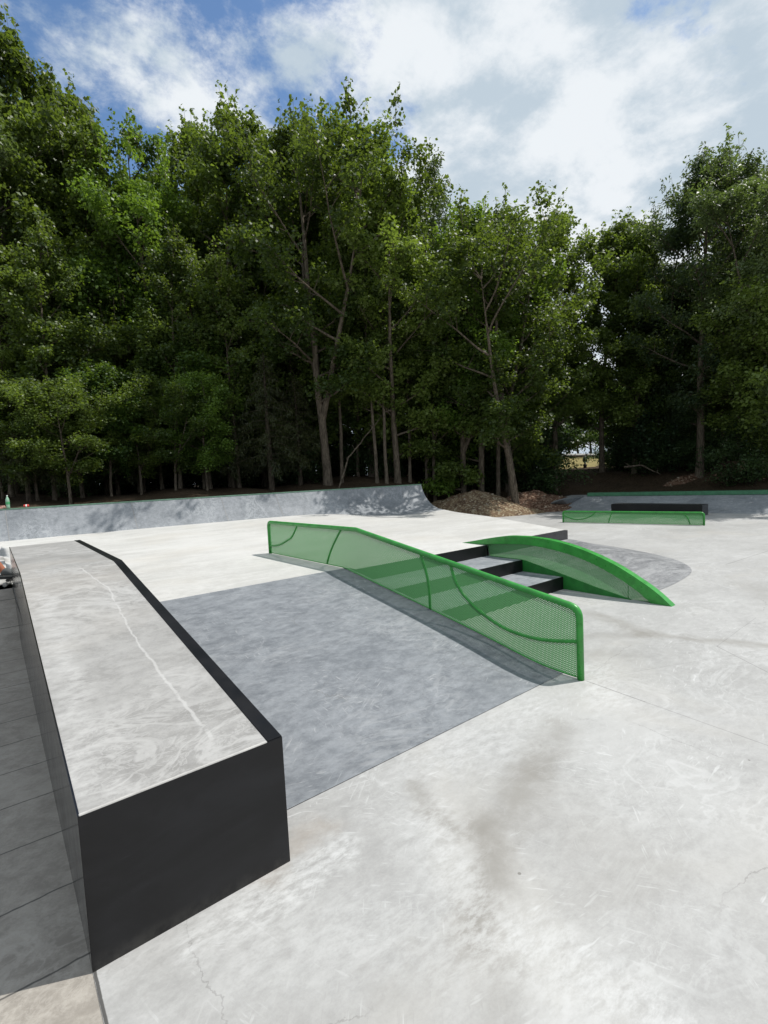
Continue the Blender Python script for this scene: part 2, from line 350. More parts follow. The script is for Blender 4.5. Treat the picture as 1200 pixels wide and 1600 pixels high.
# ------------------------------------------------------------------ park floors
P = .484; R1 = P * 2 / 3; R2 = P / 3
LW = .732; RX = 3.243
bank_prof = [(.30, 0), (.45, .008), (.62, .032), (.80, .066), (.956, .097), (1.3, .158), (1.8, .242), (2.65, .376), (3.08, .446), (3.18, .462), (3.24, .473)]
def bank_z(y): return interp(y, [a for a, b in bank_prof] + [3.30], [b for a, b in bank_prof] + [P])
def grid_sheet(name, xs, ys, zf, mat, keep=None, thick=0):
    V = []; F = []; idx = {}
    for j, y in enumerate(ys):
        for i, x in enumerate(xs): V.append((x, y, zf(x, y)))
    nx = len(xs)
    for j in range(len(ys) - 1):
        for i in range(nx - 1):
            if keep is None or keep((xs[i] + xs[i + 1]) / 2, (ys[j] + ys[j + 1]) / 2):
                F.append((j * nx + i, j * nx + i + 1, (j + 1) * nx + i + 1, (j + 1) * nx + i))
    return pm(name, V, F, mat, None, True)
# low floor, z = 0
fl = pm('floor', [(.0, -6, 0), (26, -6, 0), (26, 3.4, 0), (17.9, 14, 0), (9, 14.5, 0), (7.6, 3.15, 0), (3.0, 3.15, 0), (3.0, .30, 0), (0, .30, 0)], [(0, 1, 2, 3, 4, 5, 6, 7, 8)], floor_mat)
fl['kind'] = 'structure'
tf = pm('side_floor', [(-8, -6, -.002), (-.0, -6, -.002), (-.0, 4.6, -.002), (-8, 4.6, -.002)], [(0, 1, 2, 3)], tan_mat); tf['kind'] = 'structure'
b_side = pm('side_bank', [(x, y, z) for y, z in [(4.6, -.002), (4.75, .03), (5.4, .42), (5.58, P)] for x in (-8, 0)], [(0, 1, 3, 2), (2, 3, 5, 4), (4, 5, 7, 6)], tan_mat, None, True); b_side['kind'] = 'structure'
bank = pm('bank', [(x, y, z + .003) for y, z in bank_prof + [(3.30, P)] for x in (LW - .02, RX + .06)], [(2 * i, 2 * i + 1, 2 * i + 3, 2 * i + 2) for i in range(len(bank_prof))], bank_mat, None, True)
bank['kind'] = 'structure'

# curved wall line (quarter pipe) ------------------------------------------------
ZT = 1.25
T0 = survey(0, 797, .35 * FPX / 23.); T1 = survey(658, 757, .35 * FPX / 16.0)
T0[2] = T1[2] = ZT
tdir = (T1 - T0)[:2]; TL = float(np.linalg.norm(tdir)); tdir /= TL
perp = np.array([tdir[1], -tdir[0]])
if perp @ (CAM[:2] - T0[:2]) < 0: perp = -perp
def qs(u):
    q = survey(u, 797 - .0608 * u, 1)[:2] - CAM[:2]          # ray, intersect with the top line
    A = np.array([[q[0], -tdir[0]], [q[1], -tdir[1]]]); return float(np.linalg.solve(A, T0[:2] - CAM[:2])[1])
SA, SB = qs(470), qs(590)
def q_run(s): return .42 + .95 * float(smoothstep((s - SA) / (SB - SA)))
def q_base(s): return float(np.interp(s, [-5, 0, qs(230), qs(460), qs(515), qs(560), qs(600), TL], [.50, .525, .56, .575, .53, .42, .37, .44]))
def qpt(s, k, off=0.):
    """k 0 (base) .. 1 (top) along the transition"""
    run = q_run(s); zb = q_base(s); c = float(smoothstep((s - SA) / (SB - SA)))
    a = k * math.pi / 2 * .86; zc = (1 - math.cos(a)) / (1 - math.cos(math.pi / 2 * .86)); rc = math.sin(a) / math.sin(math.pi / 2 * .86)
    a2 = k * .9; zc2 = .72 * k + .28 * k * k; rc2 = k
    z = zb + (ZT - zb) * (zc * c + zc2 * (1 - c)); r = run * (1 - (rc * c + rc2 * (1 - c)))
    p = T0[:2] + tdir * s + perp * (r + off); return (p[0], p[1], z)

# plateau sheet
edge = [(7.855, 3.108), (8.75, 7.3), (10.25, 8.75)]
def plat_z(x, y):
    p = np.array([x, y]); s = float((p - T0[:2]) @ tdir); t = float((p - T0[:2]) @ perp) - q_run(s)
    zb = q_base(min(max(s, -5), TL)); k = float(smoothstep(1 - t / 4.0)); return P + (zb - P) * k
verts = []; faces = []
NS = 56; NT = 10
srow = np.sort(np.concatenate([np.linspace(-14, TL, 50), [-.002, .0, .3, 3.302 / 7.855 * TL, 3.304 / 7.855 * TL, 3.4]]))
for j in range(NT + 1):
    k = j / NT
    for s in srow:
        b = qpt(s, 0); bp = np.array(b[:2]) if s > -13 else np.array(b[:2])
        # front line y=3.30 (or 5.58 left of the ledge)
        x = b[0]
        xf = float(np.interp(s, [-14, 0, TL], [-14, .0, 7.855])); xf = xf if s < TL - 1e-3 else 7.855
        yf = 5.58 if xf < -.001 else (3.30 if xf < RX + .06 else 3.108)
        q = bp * (1 - k) + np.array([xf, yf]) * k
        verts.append((q[0], q[1], plat_z(q[0], q[1])))
for j in range(NT):
    for i in range(NS - 1):
        a = j * NS + i; faces.append((a, a + 1, a + NS + 1, a + NS))
pl = pm('plateau', verts, faces, plateau_mat, None, True); pl['kind'] = 'structure'
# right drop face of the plateau (seen only from the other side)
rv = [verts[j * NS + NS - 1] for j in range(NT + 1)]
V = []; F = []
for i, v in enumerate(rv): V += [v, (v[0] + .02, v[1], -.02)]
for i in range(len(rv) - 1): F.append((2 * i, 2 * i + 1, 2 * i + 3, 2 * i + 2))
pe = pm('plateau_side', V, F, floor_mat); pe['kind'] = 'structure'

# quarter pipe wall object
qroot = empty('quarter_pipe', (T0[0], T0[1], 0)); tag(qroot, 'long grey-blue concrete quarter pipe wall along the trees, curving deeper at its right end', 'quarter pipe')
V = []; F = []; ss = list(np.linspace(-14, TL, 110)); NK = 14
for s in ss:
    for k in range(NK + 1): V.append(qpt(s, k / NK))
    tp = T0[:2] + tdir * s
    V.append((tp[0] - perp[0] * .35, tp[1] - perp[1] * .35, ZT)); V.append((tp[0] - perp[0] * .35, tp[1] - perp[1] * .35, -.1))
W_ = NK + 3
for i in range(len(ss) - 1):
    for k in range(W_ - 1): a = i * W_ + k; F.append((a, a + W_, a + W_ + 1, a + 1))
e0 = (len(ss) - 1) * W_; q = qpt(TL, 0); V.append((q[0], q[1], -.1)); F.append(tuple(range(e0, e0 + W_)) + (len(V) - 1,))
o = pm('wall', V, F, wall_mat, qroot, False, T0 * [1, 1, 0])
for p_ in o.data.polygons: p_.use_smooth = len(p_.vertices) == 4
o.data.set_sharp_from_angle(angle=rad(35))
a0 = T0[:2] + tdir * -14; a1 = T1[:2]
def strip(name, off0, off1, z0, z1, mat, parent, loc, s0=-14, s1=TL):
    A = T0[:2] + tdir * s0; B = T0[:2] + tdir * s1; vs = []
    for X in (A, B):
        for of, z in ((off0, z0), (off1, z0), (off1, z1), (off0, z1)):
            q = X + perp * of; vs.append((q[0], q[1], z))
    return pm(name, vs, [(0, 1, 2, 3), (4, 5, 6, 7), (0, 1, 5, 4), (1, 2, 6, 5), (2, 3, 7, 6), (3, 0, 4, 7)], mat, parent, False, loc)
strip('coping', -.16, .012, ZT - .010, ZT + .020, green_grey, qroot, T0 * [1, 1, 0])
# expansion joints on the wall: thin dark mortar lines
for s in [qs(8), qs(205), qs(345), qs(430)]:
    V = []; F = []
    for k in range(NK + 1):
        for d_ in (-.006, .006): x, y, z = qpt(s + d_ + .10 * (1 - k / NK), k / NK, .004); V.append((x, y, z + .003))
    for k in range(NK): F.append((2 * k, 2 * k + 1, 2 * k + 3, 2 * k + 2))
    pm('joint_line', V, F, ledge_mat, qroot, False, T0 * [1, 1, 0])

# ------------------------------------------------------------------ near ledge
LH, LK, LE, LZ = .542, 3.018, 5.6, .975
led = empty('ledge', (0, 0, 0)); tag(led, 'large near ledge of pale concrete clad in black steel, sloping down beside the grey bank', 'skate ledge')
prof = [(.004, -.05), (LE, -.05), (LE, LZ), (LK, LZ), (.004, LH)]
body = bmesh.new()
def ledge_top(name, x0, x1, mat):
    ys = list(np.linspace(.004, LK, 40)) + list(np.linspace(LK, LE, 26))[1:]; xs = list(np.linspace(x0, x1, 12)); V = []; F = []
    for y in ys:
        z = interp(y, [0, LK, LE], [LH, LZ, LZ])
        for x in xs:
            e = min(1, min(x - x0, x1 - x, y) / .06); e = max(e, 0)
            V.append((x, y, z + e * .006 * (mnoise.noise((x * 3, y * 2, 0)) + .5 * mnoise.noise((x * 9, y * 7, 3))) - .001))
    n = len(xs)
    for j in range(len(ys) - 1):
        for i in range(n - 1): F.append((j * n + i, j * n + i + 1, (j + 1) * n + i + 1, (j + 1) * n + i))
    return pm(name, V, F, mat, led, True)
ledge_top('concrete_top', .006, LW - .062, ledge_mat)
def side(name, x0, x1, mat, top=0., y0=.0, y1=LE):
    z0 = LH + (LZ - LH) / LK * y0
    prism_yz(name, [(y0, -.02), (y1, -.02), (y1, LZ + top), (LK, LZ + top), (y0, z0 + top)], x0, x1, mat, led)
side('side_plate', .000, .006, black_gl, .001)
side('side_plate', LW - .006, LW, black, -.009)
prism_yz('front_plate', [(-.006, -.02), (0, -.02), (0, LH + .001), (-.006, LH + .001)], 0, LW, black_l, led, .0012)
box('back_plate', (.006, LE - .006, .3), (LW - .006, LE, LZ - .003), black, led, 0)
prism_yz('coping', [(.001, LH - .008), (LK, LZ - .008), (LE, LZ - .008), (LE, LZ + .003), (LK, LZ + .003), (.001, LH + .003)], LW - .062, LW + .002, black, led, .0015)
# raised mortar ridges on the top
def ridge(name, pts, r, flat=.35):
    pp = []
    for i in range(len(pts) - 1):
        for k in range(8):
            t = k / 8; x = pts[i][0] * (1 - t) + pts[i + 1][0] * t; y = pts[i][1] * (1 - t) + pts[i + 1][1] * t
            x += .010 * mnoise.noise((x * 9, y * 6, 1)) + .004 * mnoise.noise((x * 40, y * 30, 5)); pp.append((x, y))
    V, F = tube_data([(x, y, interp(y, [0, LK, LE], [LH, LZ, LZ]) - .0005) for x, y in pp], [r * (.35 + .8 * abs(mnoise.noise((y * 9, x, 7)))) for x, y in pp], 6)
    return pm(name, V, F, mortar, led, True)
mortar = paint('pale_mortar', (.42, .41, .395), .7, .3, .12, .2)
prism_yz('mortar_edge', [(-.005, LH - .001), (.007, LH - .001), (.007, LH + .0055), (-.004, LH + .0045)], .004, LW - .066, mortar, led, .0015)

# ------------------------------------------------------------------ rails
def build_rail(root, top, surf, arcs, r, s0, s1, ztop0, ztop1, kink=None, corner=.09, arc_r=.014):
    """local frame: y along the rail, z up, x across"""
    # main tube: post, rounded corner, top, rounded corner, post
    def arcpts(c, a, b, n=6):
        c, a, b = Vector(c), Vector(a), Vector(b); u = (a - c).normalized(); v = (b - c).normalized(); p0 = c + u * corner; p1 = c + v * corner
        return [tuple(p0.lerp(c, t).lerp(c.lerp(p1, t), t)) for t in np.linspace(0, 1, n)]
    c0 = (0, s0, ztop0); c1 = (0, s1, ztop1)
    nxt = (0, kink[0], kink[1]) if kink else c1; prv = nxt if kink else c0
    pts = [(0, s0, surf(s0) - .02)] + arcpts(c0, (0, s0, 0), nxt)
    if kink: pts += [(0, kink[0] - .05, kink[1] - .05 * (kink[1] - ztop0) / (kink[0] - s0)), (0, kink[0], kink[1]), (0, kink[0] + .05, kink[1])]
    pts += arcpts(c1, prv, (0, s1, 0)) + [(0, s1, surf(s1) - .02)]
    tube('tube_frame', pts, r, green, root, 16)
    tz = lambda s: interp(s, [s0, kink[0], s1], [ztop0, kink[1], ztop1]) if kink else interp(s, [s0, s1], [ztop0, ztop1])
    n = 48; V = []; F = []
    for i in range(n + 1):
        s = s0 + (s1 - s0) * i / n; zt = tz(s)
        e = min(s - s0, s1 - s); zt -= max(0, corner * .5 - e) * .5
        V += [(-.002, s, surf(s) + .012), (-.002, s, zt - r * .5)]
    for i in range(n): F.append((2 * i, 2 * i + 2, 2 * i + 3, 2 * i + 1))
    pm('mesh_infill', V, F, mesh_m, root)
    V2 = []; 
    bot = [(0, s, surf(s) + .014) for s in np.linspace(s0, s1, 50)]
    tube('bottom_bar', bot, .007, green, root, 6)
    for arc in arcs:
        P_ = [Vector((0, a, b)) for a, b in arc]; out = []
        for i in range(len(P_) - 1):
            p0 = P_[max(i - 1, 0)]; p1 = P_[i]; p2 = P_[i + 1]; p3 = P_[min(i + 2, len(P_) - 1)]
            for t in np.linspace(0, 1, 6, endpoint=False):
                out.append(tuple(.5 * ((2 * p1) + (p2 - p0) * t + (2 * p0 - 5 * p1 + 4 * p2 - p3) * t * t + (3 * p1 - p0 - 3 * p2 + p3) * t ** 3)))
        out.append(tuple(P_[-1])); tube('decorative_arc', out, arc_r, green, root, 8)
r1 = empty('grind_rail', (RX, 0, 0)); tag(r1, 'long green tube rail with mesh infill, kinked down along the bank and stairs', 'skate rail', 'green mesh rails')
build_rail(r1, None, lambda s: bank_z(s) if s < 3.30 else P,
    [[(4.45, .965), (4.62, .80), (4.767, .735), (5.061, .64), (5.36, .605)], [(3.33, .965), (3.50, .79), (3.62, .64), (3.70, .50)],
     [(1.88, .79), (1.811, .624), (1.775, .454), (1.772, .25)], [(1.465, .735), (1.415, .603), (1.312, .468), (1.11, .342), (.856, .25), (.593, .226), (.378, .246), (.155, .292)]],
    .0265, .145, 5.375, .545, .974, (3.012, .985), .075, .014)
A_, B_ = np.array([12.96, 6.41]), np.array([13.63, 2.97]); dr = B_ - A_; Lr = float(np.linalg.norm(dr))
r2 = empty('grind_rail', (B_[0], B_[1], 0), math.atan2(-dr[1], -dr[0]) - math.pi / 2)
tag(r2, 'small low green mesh rail on the flat in front of the black ledge', 'skate rail', 'green mesh rails')
build_rail(r2, None, lambda s: 0., [[(Lr, .21), (Lr * .92, .10), (Lr * .85, .10), (Lr * .78, .18), (Lr * .735, .31)], [(Lr * .61, .31), (Lr * .625, .2), (Lr * .64, .02)], [(Lr * .13, .31), (Lr * .10, .18), (Lr * .085, .02)]],
    .024, 0, Lr, .315, .315, None, .075, .014)

# ------------------------------------------------------------------ stairs
Y1, T_ = 3.108, .635; SX0, SX1 = RX + .06, 5.70
st = empty('stairs', (SX0, 1.838, 0)); tag(st, 'three low concrete steps with black steel risers between the green rail and arch', 'stairs')
def lbox(name, lo, hi, mat, root, bev=.003):
    o = box(name, lo, hi, mat, None, bev)
    for v in o.data.vertices: v.co -= root.location
    o.parent = root; return o
for i in range(2):
    lbox('tread', (SX0, Y1 - (i + 1) * T_ + .012, -.02), (SX1, Y1 - i * T_ + .2, P - (i + 1) * R2), bank2_mat if 0 else wall_mat, st, 0)
for i in range(3):
    y = Y1 - i * T_; lbox('riser', (SX0, y - .002, P - (i + 1) * R2 - .01), (SX1 + .0, y + .014, P - i * R2 + .003), black, st, .002)
cb = empty('curb_edge', (SX1 + .02, Y1, 0)); tag(cb, 'long straight black steel curb edge capping the plateau beyond the green arch', 'steel curb')
lbox('edge_plate', (5.72, Y1 - .012, R1 - .02), (7.855, Y1 + .0, P + .003), grey_steel, cb, .002)
lbox('top_lip', (5.72, Y1 + .0005, P - .006), (7.852, Y1 + .05, P + .004), grey_steel, cb, .001)

# hip bank right of the arch, rounded foot
foot = [(9.55, 4.54), (9.62, 3.95), (9.33, 2.94), (8.94, 2.1), (8.59, 1.62), (8.22, 1.30), (7.88, 1.11), (7.49, 1.0), (6.87, .93), (6.3, .92), (5.72, .95)]
topl = [(7.87, 3.3), (7.87, 3.108), (7.86, 3.05), (7.8, 2.9), (7.7, 2.75), (7.6, 2.65), (7.5, 2.58), (7.35, 2.53), (6.9, 2.49), (6.3, 2.47), (5.72, 2.466)]
V = []; F = []; K = 10
def smooth_poly(pts, n=60):
    P_ = [Vector((a, b, 0)) for a, b in pts]; out = []
    for i in range(len(P_) - 1):
        p0 = P_[max(i - 1, 0)]; p1 = P_[i]; p2 = P_[i + 1]; p3 = P_[min(i + 2, len(P_) - 1)]
        for t in np.linspace(0, 1, 5, endpoint=False):
            q = .5 * ((2 * p1) + (p2 - p0) * t + (2 * p0 - 5 * p1 + 4 * p2 - p3) * t * t + (3 * p1 - p0 - 3 * p2 + p3) * t ** 3); out.append((q.x, q.y))
    out.append(pts[-1]); return out
fo, to = smooth_poly(foot), smooth_poly(topl)
for (a, b) in zip(fo, to):
    for k in range(K + 1):
        t = k / K; z = R1 * (t ** 1.12) if t < 1 else R1
        V.append((a[0] + (b[0] - a[0]) * t, a[1] + (b[1] - a[1]) * t, z + .003))
for i in range(len(fo) - 1):
    for k in range(K): q_ = i * (K + 1) + k; F.append((q_, q_ + 1, q_ + K + 2, q_ + K + 1))
hb = pm('hip_bank', V, F, bank2_mat, None, True); hb['kind'] = 'structure'
V = [(a, b, R1 + .003) for a, b in to] + [(5.72, Y1 - .002, R1 + .003)]
hp = pm('hip_bank_top', V, [tuple(range(len(V)))], bank2_mat); hp['kind'] = 'structure'

# ------------------------------------------------------------------ green arch
ar = empty('arch_ledge', (5.76, .5, 0)); tag(ar, 'low curved green steel arch ledge bridging the plateau edge and the floor', 'skate arch')
atop = [(3.62, .484), (3.459, .515), (3.091, .588), (2.752, .643), (2.55, .655), (2.346, .658), (2.003, .637), (1.686, .581), (1.393, .498), (1.119, .392), (.863, .258), (.663, .135), (.50, .0)]
abot = [(3.30, .484), (3.166, .492), (2.95, .516), (2.756, .531), (2.55, .542), (2.35, .544), (2.007, .514), (1.689, .458), (1.395, .372), (1.121, .255), (.90, .13), (.78, .045), (.725, .0)]
AX0, AX1 = 5.700, 5.80
def dense(pts):
    return [(float(a), float(b)) for a, b in smooth_poly(pts)]
dt_, db_ = dense(atop), dense(abot)
V = []; F = []
for (a, b), (c, d) in zip(dt_, db_): V += [(AX0, a, b), (AX1, a, b), (AX1, c, d), (AX0, c, d)]
for i in range(len(dt_) - 1):
    for k in range(4): F.append((4 * i + k, 4 * i + (k + 1) % 4, 4 * i + 4 + (k + 1) % 4, 4 * i + 4 + k))
F += [(0, 1, 2, 3), tuple(len(V) - 4 + k for k in range(4))]
o = pm('arch_band', V, F, green, ar, True, tuple(ar.location)); o.data.set_sharp_from_angle(angle=rad(40))
bv = o.modifiers.new('bevel', 'BEVEL'); bv.width = .004; bv.segments = 2; bv.limit_method = 'ANGLE'
# step-side plate: solid between treads and bank line
def bankline(y): return interp(y, [.95, 1.39, 1.87, 2.466, 3.11], [0, .085, .195, R1, R1])
ys = np.linspace(.95, 3.10, 40); V = []; F = []
for y in ys: V += [(AX0 + .004, y, -.02), (AX0 + .004, y, bankline(y) + .006), (AX0 + .016, y, bankline(y) + .006), (AX0 + .016, y, -.02)]
for i in range(len(ys) - 1):
    for k in range(4): F.append((4 * i + k, 4 * i + (k + 1) % 4, 4 * i + 4 + (k + 1) % 4, 4 * i + 4 + k))
F += [(0, 1, 2, 3), tuple(len(V) - 4 + k for k in range(4))]
pm('side_plate', V, F, green_dk, ar, False, tuple(ar.location))
def arch_bot(y): return interp(y, [b for b, c in abot][::-1], [c for b, c in abot][::-1])
V = []; F = []; ys = np.linspace(.735, 3.28, 50)
for y in ys: V += [(AX0 + .02, y, max(bankline(y), 0) + .004 if y < 3.108 else P), (AX0 + .02, y, arch_bot(y) + .02)]
for i in range(len(ys) - 1): F.append((2 * i, 2 * i + 1, 2 * i + 3, 2 * i + 2))
pm('mesh_infill', V, F, mesh_m, ar, False, tuple(ar.location))
pm('seam_bar', [(AX0 + .015, .985, .0), (AX0 + .015, .995, .0), (AX0 + .015, .995, .19), (AX0 + .015, .985, .19)], [(0, 1, 2, 3)], green_dk, ar, False, tuple(ar.location))

# ------------------------------------------------------------------ far right: bank, coping, black ledge
bl = at(823, 798, 0); b1 = at(860, 798.8, 0); br = at(1200, 803, 0); tl = at(913, 775.5, .45); trr = at(1200, 772.5, .45); hl = at(880, 780.5, .42)
# the true wall line: base and top nearly parallel
ext = 9.
bdir = (br - b1); bdir /= np.linalg.norm(bdir); tdr = trr - tl; tdr /= np.linalg.norm(tdr)
top_off = np.array([-bdir[1], bdir[0], 0]); 
if top_off @ (tl - b1) < 0: top_off = -top_off
nb = 18; V = []; F = []
tA = tl; tB = trr + tdr * ext; bA = b1; bB = br + bdir * ext
for k in range(nb + 1):
    t = k / nb; z = .45 * (t ** 1.25)
    for X, Y in ((bA, tA), (br, trr), (bB, tB)):
        q = X * (1 - t) + Y * t; V.append((q[0], q[1], z))
for k in range(nb):
    for i in range(2): a = k * 3 + i; F.append((a, a + 1, a + 4, a + 3))
n0 = len(V)
fwd = np.array([FH[0], FH[1], 0])
V += [tuple(tA + fwd * 1.3), tuple(trr + fwd * 1.3), tuple(tB + fwd * 1.3)]
e = nb * 3; F += [(e, e + 1, n0 + 1, n0), (e + 1, e + 2, n0 + 2, n0 + 1)]
# left hip
V += [tuple(bl), tuple(hl), tuple(bl + fwd * 2.2)]; L0 = n0 + 3
for k in range(nb): F.append((k * 3, (k + 1) * 3, L0)) if k < nb // 2 else F.append((k * 3, (k + 1) * 3, L0 + 1))
F += [((nb // 2) * 3, L0 + 1, L0), (e, n0, L0 + 1), (L0 + 1, n0, L0 + 2), (L0, L0 + 1, L0 + 2)]
rb = pm('far_bank', V, F, wall_mat, None, False); tag(rb, 'grey concrete bank at the far right below the green steel coping', 'concrete bank')
# coping beam
cb0 = tl + tdr * .12; cb1 = tB; cn = np.array([tdr[1], -tdr[0], 0]); cn = cn if cn @ (CAM - tl) > 0 else -cn
V = []
for X in (cb0, cb1):
    for of, z in ((.03, .452), (-.3, .452), (-.3, .578), (.03, .578)): q = X + cn * of; V.append((q[0], q[1], z))
cpb = pm('steel_coping', V, [(0, 1, 2, 3), (4, 5, 6, 7), (0, 1, 5, 4), (1, 2, 6, 5), (2, 3, 7, 6), (3, 0, 4, 7)], green_pale)
bv = cpb.modifiers.new('bevel', 'BEVEL'); bv.width = .008; bv.segments = 2
tag(cpb, 'long green steel coping beam on top of the far right bank', 'coping')
# black ledge
la = survey(955, 802, 1.6 * FPX / 75.7); lb = survey(1097, 806, 1.6 * FPX / 86.6); la[2] = lb[2] = 0
ld = lb - la; ll = float(np.linalg.norm(ld)); bx = empty('flat_ledge', tuple(la), math.atan2(ld[1], ld[0]))
tag(bx, 'small low black steel ledge standing behind the small green rail', 'skate ledge')
box('concrete_core', (.03, .03, -.01), (ll - .03, .47, .30), ledge_mat, bx, 0)
box('front_plate', (0, 0, -.01), (ll, .03, .315), black, bx, .004)
box('end_plate', (0, .03, -.01), (.03, .47, .315), black, bx, .004)
box('end_plate', (ll - .03, .03, -.01), (ll, .47, .315), grey_steel, bx, .004)
box('top_plate', (.032, .032, .30), (ll - .032, .47, .318), grey_steel, bx, .003)

# ------------------------------------------------------------------ terrain behind the park
uq = np.array([0., 658.]); 
def a_of(u, d): return (u - 600) / FPX * d
def d_bound(a):
    xs = [-60, -40, a_of(0, 11.95), a_of(658, 17.15), a_of(668, 17.6), a_of(700, 18.6), a_of(830, 19.6), a_of(905, 20.3), a_of(913, 20.4), a_of(1200, 16.6), 60]
    sl = (17.15 - 11.95) / (a_of(658, 17.15) - a_of(0, 11.95))
    ys = [11.95 - sl * (50 + xs[2]) - 10 * 0, 11.95 + sl * (-40 - xs[2]), 11.95, 17.15, 17.6, 18.6, 19.6, 20.3, 20.4, 16.6, 16.6 - (60 - xs[9]) * .81]
    ys[0] = ys[1] + sl * (-20)
    return np.interp(a, xs, ys)
def z_start(a): return np.interp(a, [-60, 1.27, 1.7, 6, 7.5, 8.2, 60], [1.08, 1.08, .0, .0, .3, .42, .42])
def terr(a, d):
    t = d - d_bound(a); z0 = z_start(a)
    hi = 1.52 + .12 * np.sin(a * .31 + 1) + .10 * np.sin(a * .8 + d * .4) + np.where((a > 6.5) & (a < 17), -.06, 0)
    return np.where(t < .22, -.25, z0 + (hi - z0) * smoothstep((t - .3) / 6.5) + .04 * np.sin(a * 2.3 + d * 1.7) * smoothstep(t / 2))
def tz(x, y):
    q = np.array([x, y]) - CAM[:2]; return float(terr(q @ RH, q @ FH))
soil = Mat('forest_soil'); p = soil.pos()
f = soil.noise(p, 1.3, 8, .65, .3); f2 = soil.noise(p, 14, 5, .7)
soil_m = soil.set(soil.mix(soil.ramp(f2, .35, .7), soil.mix(soil.ramp(f, .4, .65), (.026, .018, .011), (.055, .037, .024)), (.085, .062, .04)), .95, spec=.1, normal=soil.bump(f2, .8, .05))
aa = np.concatenate([np.linspace(-300, -40, 8), np.arange(-38, 38, .3), np.linspace(40, 300, 8)])
dd_ = np.concatenate([np.linspace(-200, 6, 10), np.arange(6.5, 45, .3), np.linspace(48, 700, 16)])
AA, DD = np.meshgrid(aa, dd_); ZZ = terr(AA, DD)
ZZ = np.where(DD < 6, -.25, ZZ)
XY = CAM[:2][None, None, :] + AA[..., None] * RH + DD[..., None] * FH
V = np.concatenate([XY, ZZ[..., None]], -1).reshape(-1, 3); na = len(aa); nd = len(dd_)
i0 = (np.arange(nd - 1)[:, None] * na + np.arange(na - 1)[None, :]).ravel()
F = np.stack([i0, i0 + 1, i0 + na + 1, i0 + na], 1)
gr = pm('ground', V.tolist(), F.tolist(), soil_m, None, True); gr['kind'] = 'structure'

# ------------------------------------------------------------------ dirt mounds
def dirt_mat(name, c1, c2, c3, c4):
    m = Mat(name); p = m.pos(); a = m.noise(p, 2.2, 6, .65, .5); v = m.n('ShaderNodeTexVoronoi'); v.inputs['Scale'].default_value = 16; m.l(p, v.inputs['Vector'])
    sp = m.n('ShaderNodeSeparateColor'); m.l(v.outputs['Color'], sp.inputs[0])
    col = m.mix(m.ramp(a, .38, .62), c1, c2); col = m.mix(m.ramp(sp.outputs[0], .55, .75), col, c3); col = m.mix(m.ramp(sp.outputs[1], .82, .9), col, c4)
    fb = m.noise(p, 30, 6, .7)
    return m.set(col, .95, spec=.1, normal=m.bump(m.math('ADD', m.math('MULTIPLY', v.outputs['Distance'], .7), fb), .9, .05))
tan_dirt = dirt_mat('gravelly_tan_soil', (.11, .07, .048), (.20, .14, .09), (.27, .21, .135), (.36, .31, .22))
red_dirt = dirt_mat('reddish_brown_soil', (.085, .048, .032), (.15, .088, .06), (.19, .12, .085), (.3, .22, .16))
def mound(cu, d, wid, dep, h, mat, label, seed, base=0., skew=0.):
    c = survey(cu, 790, d); c[2] = base; root = empty('dirt_mound', tuple(c), math.atan2(RH[1], RH[0])); tag(root, label, 'dirt mound', 'heaps of spoil behind the park')
    rng = random.Random(seed); V = []; F = []; n = 64; k = 36
    for j in range(k + 1):
        for i in range(n + 1):
            x = (i / n * 2 - 1); y = (j / k * 2 - 1); r = math.sqrt(x * x + y * y)
            prof = max(0, 1 - r) ** .85 * (1.2 - .2 * r) if r < 1 else 0
            nz = mnoise.noise((x * 2.2 + seed, y * 2.2, seed)) * .22 + mnoise.noise((x * 7 + seed, y * 7, 2)) * .10 + mnoise.noise((x * 22, y * 22, seed)) * .05
            z = h * (prof * (1 + skew * x) + nz * min(1, prof * 3)) - .04
            V.append((x * wid, y * dep, z))
    for j in range(k):
        for i in range(n): a = j * (n + 1) + i; F.append((a, a + 1, a + n + 2, a + n + 1))
    pm('soil_heap', V, F, mat, root, True)
    bm = bmesh.new()
    for _ in range(60):
        i = rng.randrange(len(V)); v = V[i]
        if v[2] < .0: continue
        s = rng.uniform(.012, .05); mt = Matrix.Translation(Vector(v) + Vector((rng.uniform(-.04, .04), rng.uniform(-.04, .04), s * .3))) @ Matrix.Rotation(rng.uniform(0, 6), 4, 'Z') @ Matrix.Rotation(rng.uniform(-.6, .6), 4, 'X') @ Matrix.Diagonal((s * rng.uniform(.8, 1.7), s, s * .7, 1))
        bmesh.ops.create_icosphere(bm, subdivisions=1, radius=1, matrix=mt)
    for v in bm.verts: v.co += Vector((rng.uniform(-1, 1), rng.uniform(-1, 1), rng.uniform(-1, 1))) * .006
    me = bpy.data.meshes.new('loose_stones'); bm.to_mesh(me); bm.free(); o = link('loose_stones', me, stone_m, root); o['kind'] = 'stuff'
stone_m = paint('pale_stone', (.32, .28, .22), .9, .2, .35, .3)
mound(738, 18.9, 2.9, 1.7, .80, tan_dirt, 'left dirt mound of tan gravelly soil touching the quarter pipe end', 3)
mound(835, 19.9, 2.9, 1.7, .68, red_dirt, 'reddish brown dirt mound between the tan heap and the far bank', 8)
mound(1085, 20.6, 2.6, 1.2, .75, red_dirt, 'low brown dirt mound behind the green coping at the far right', 13, .25)

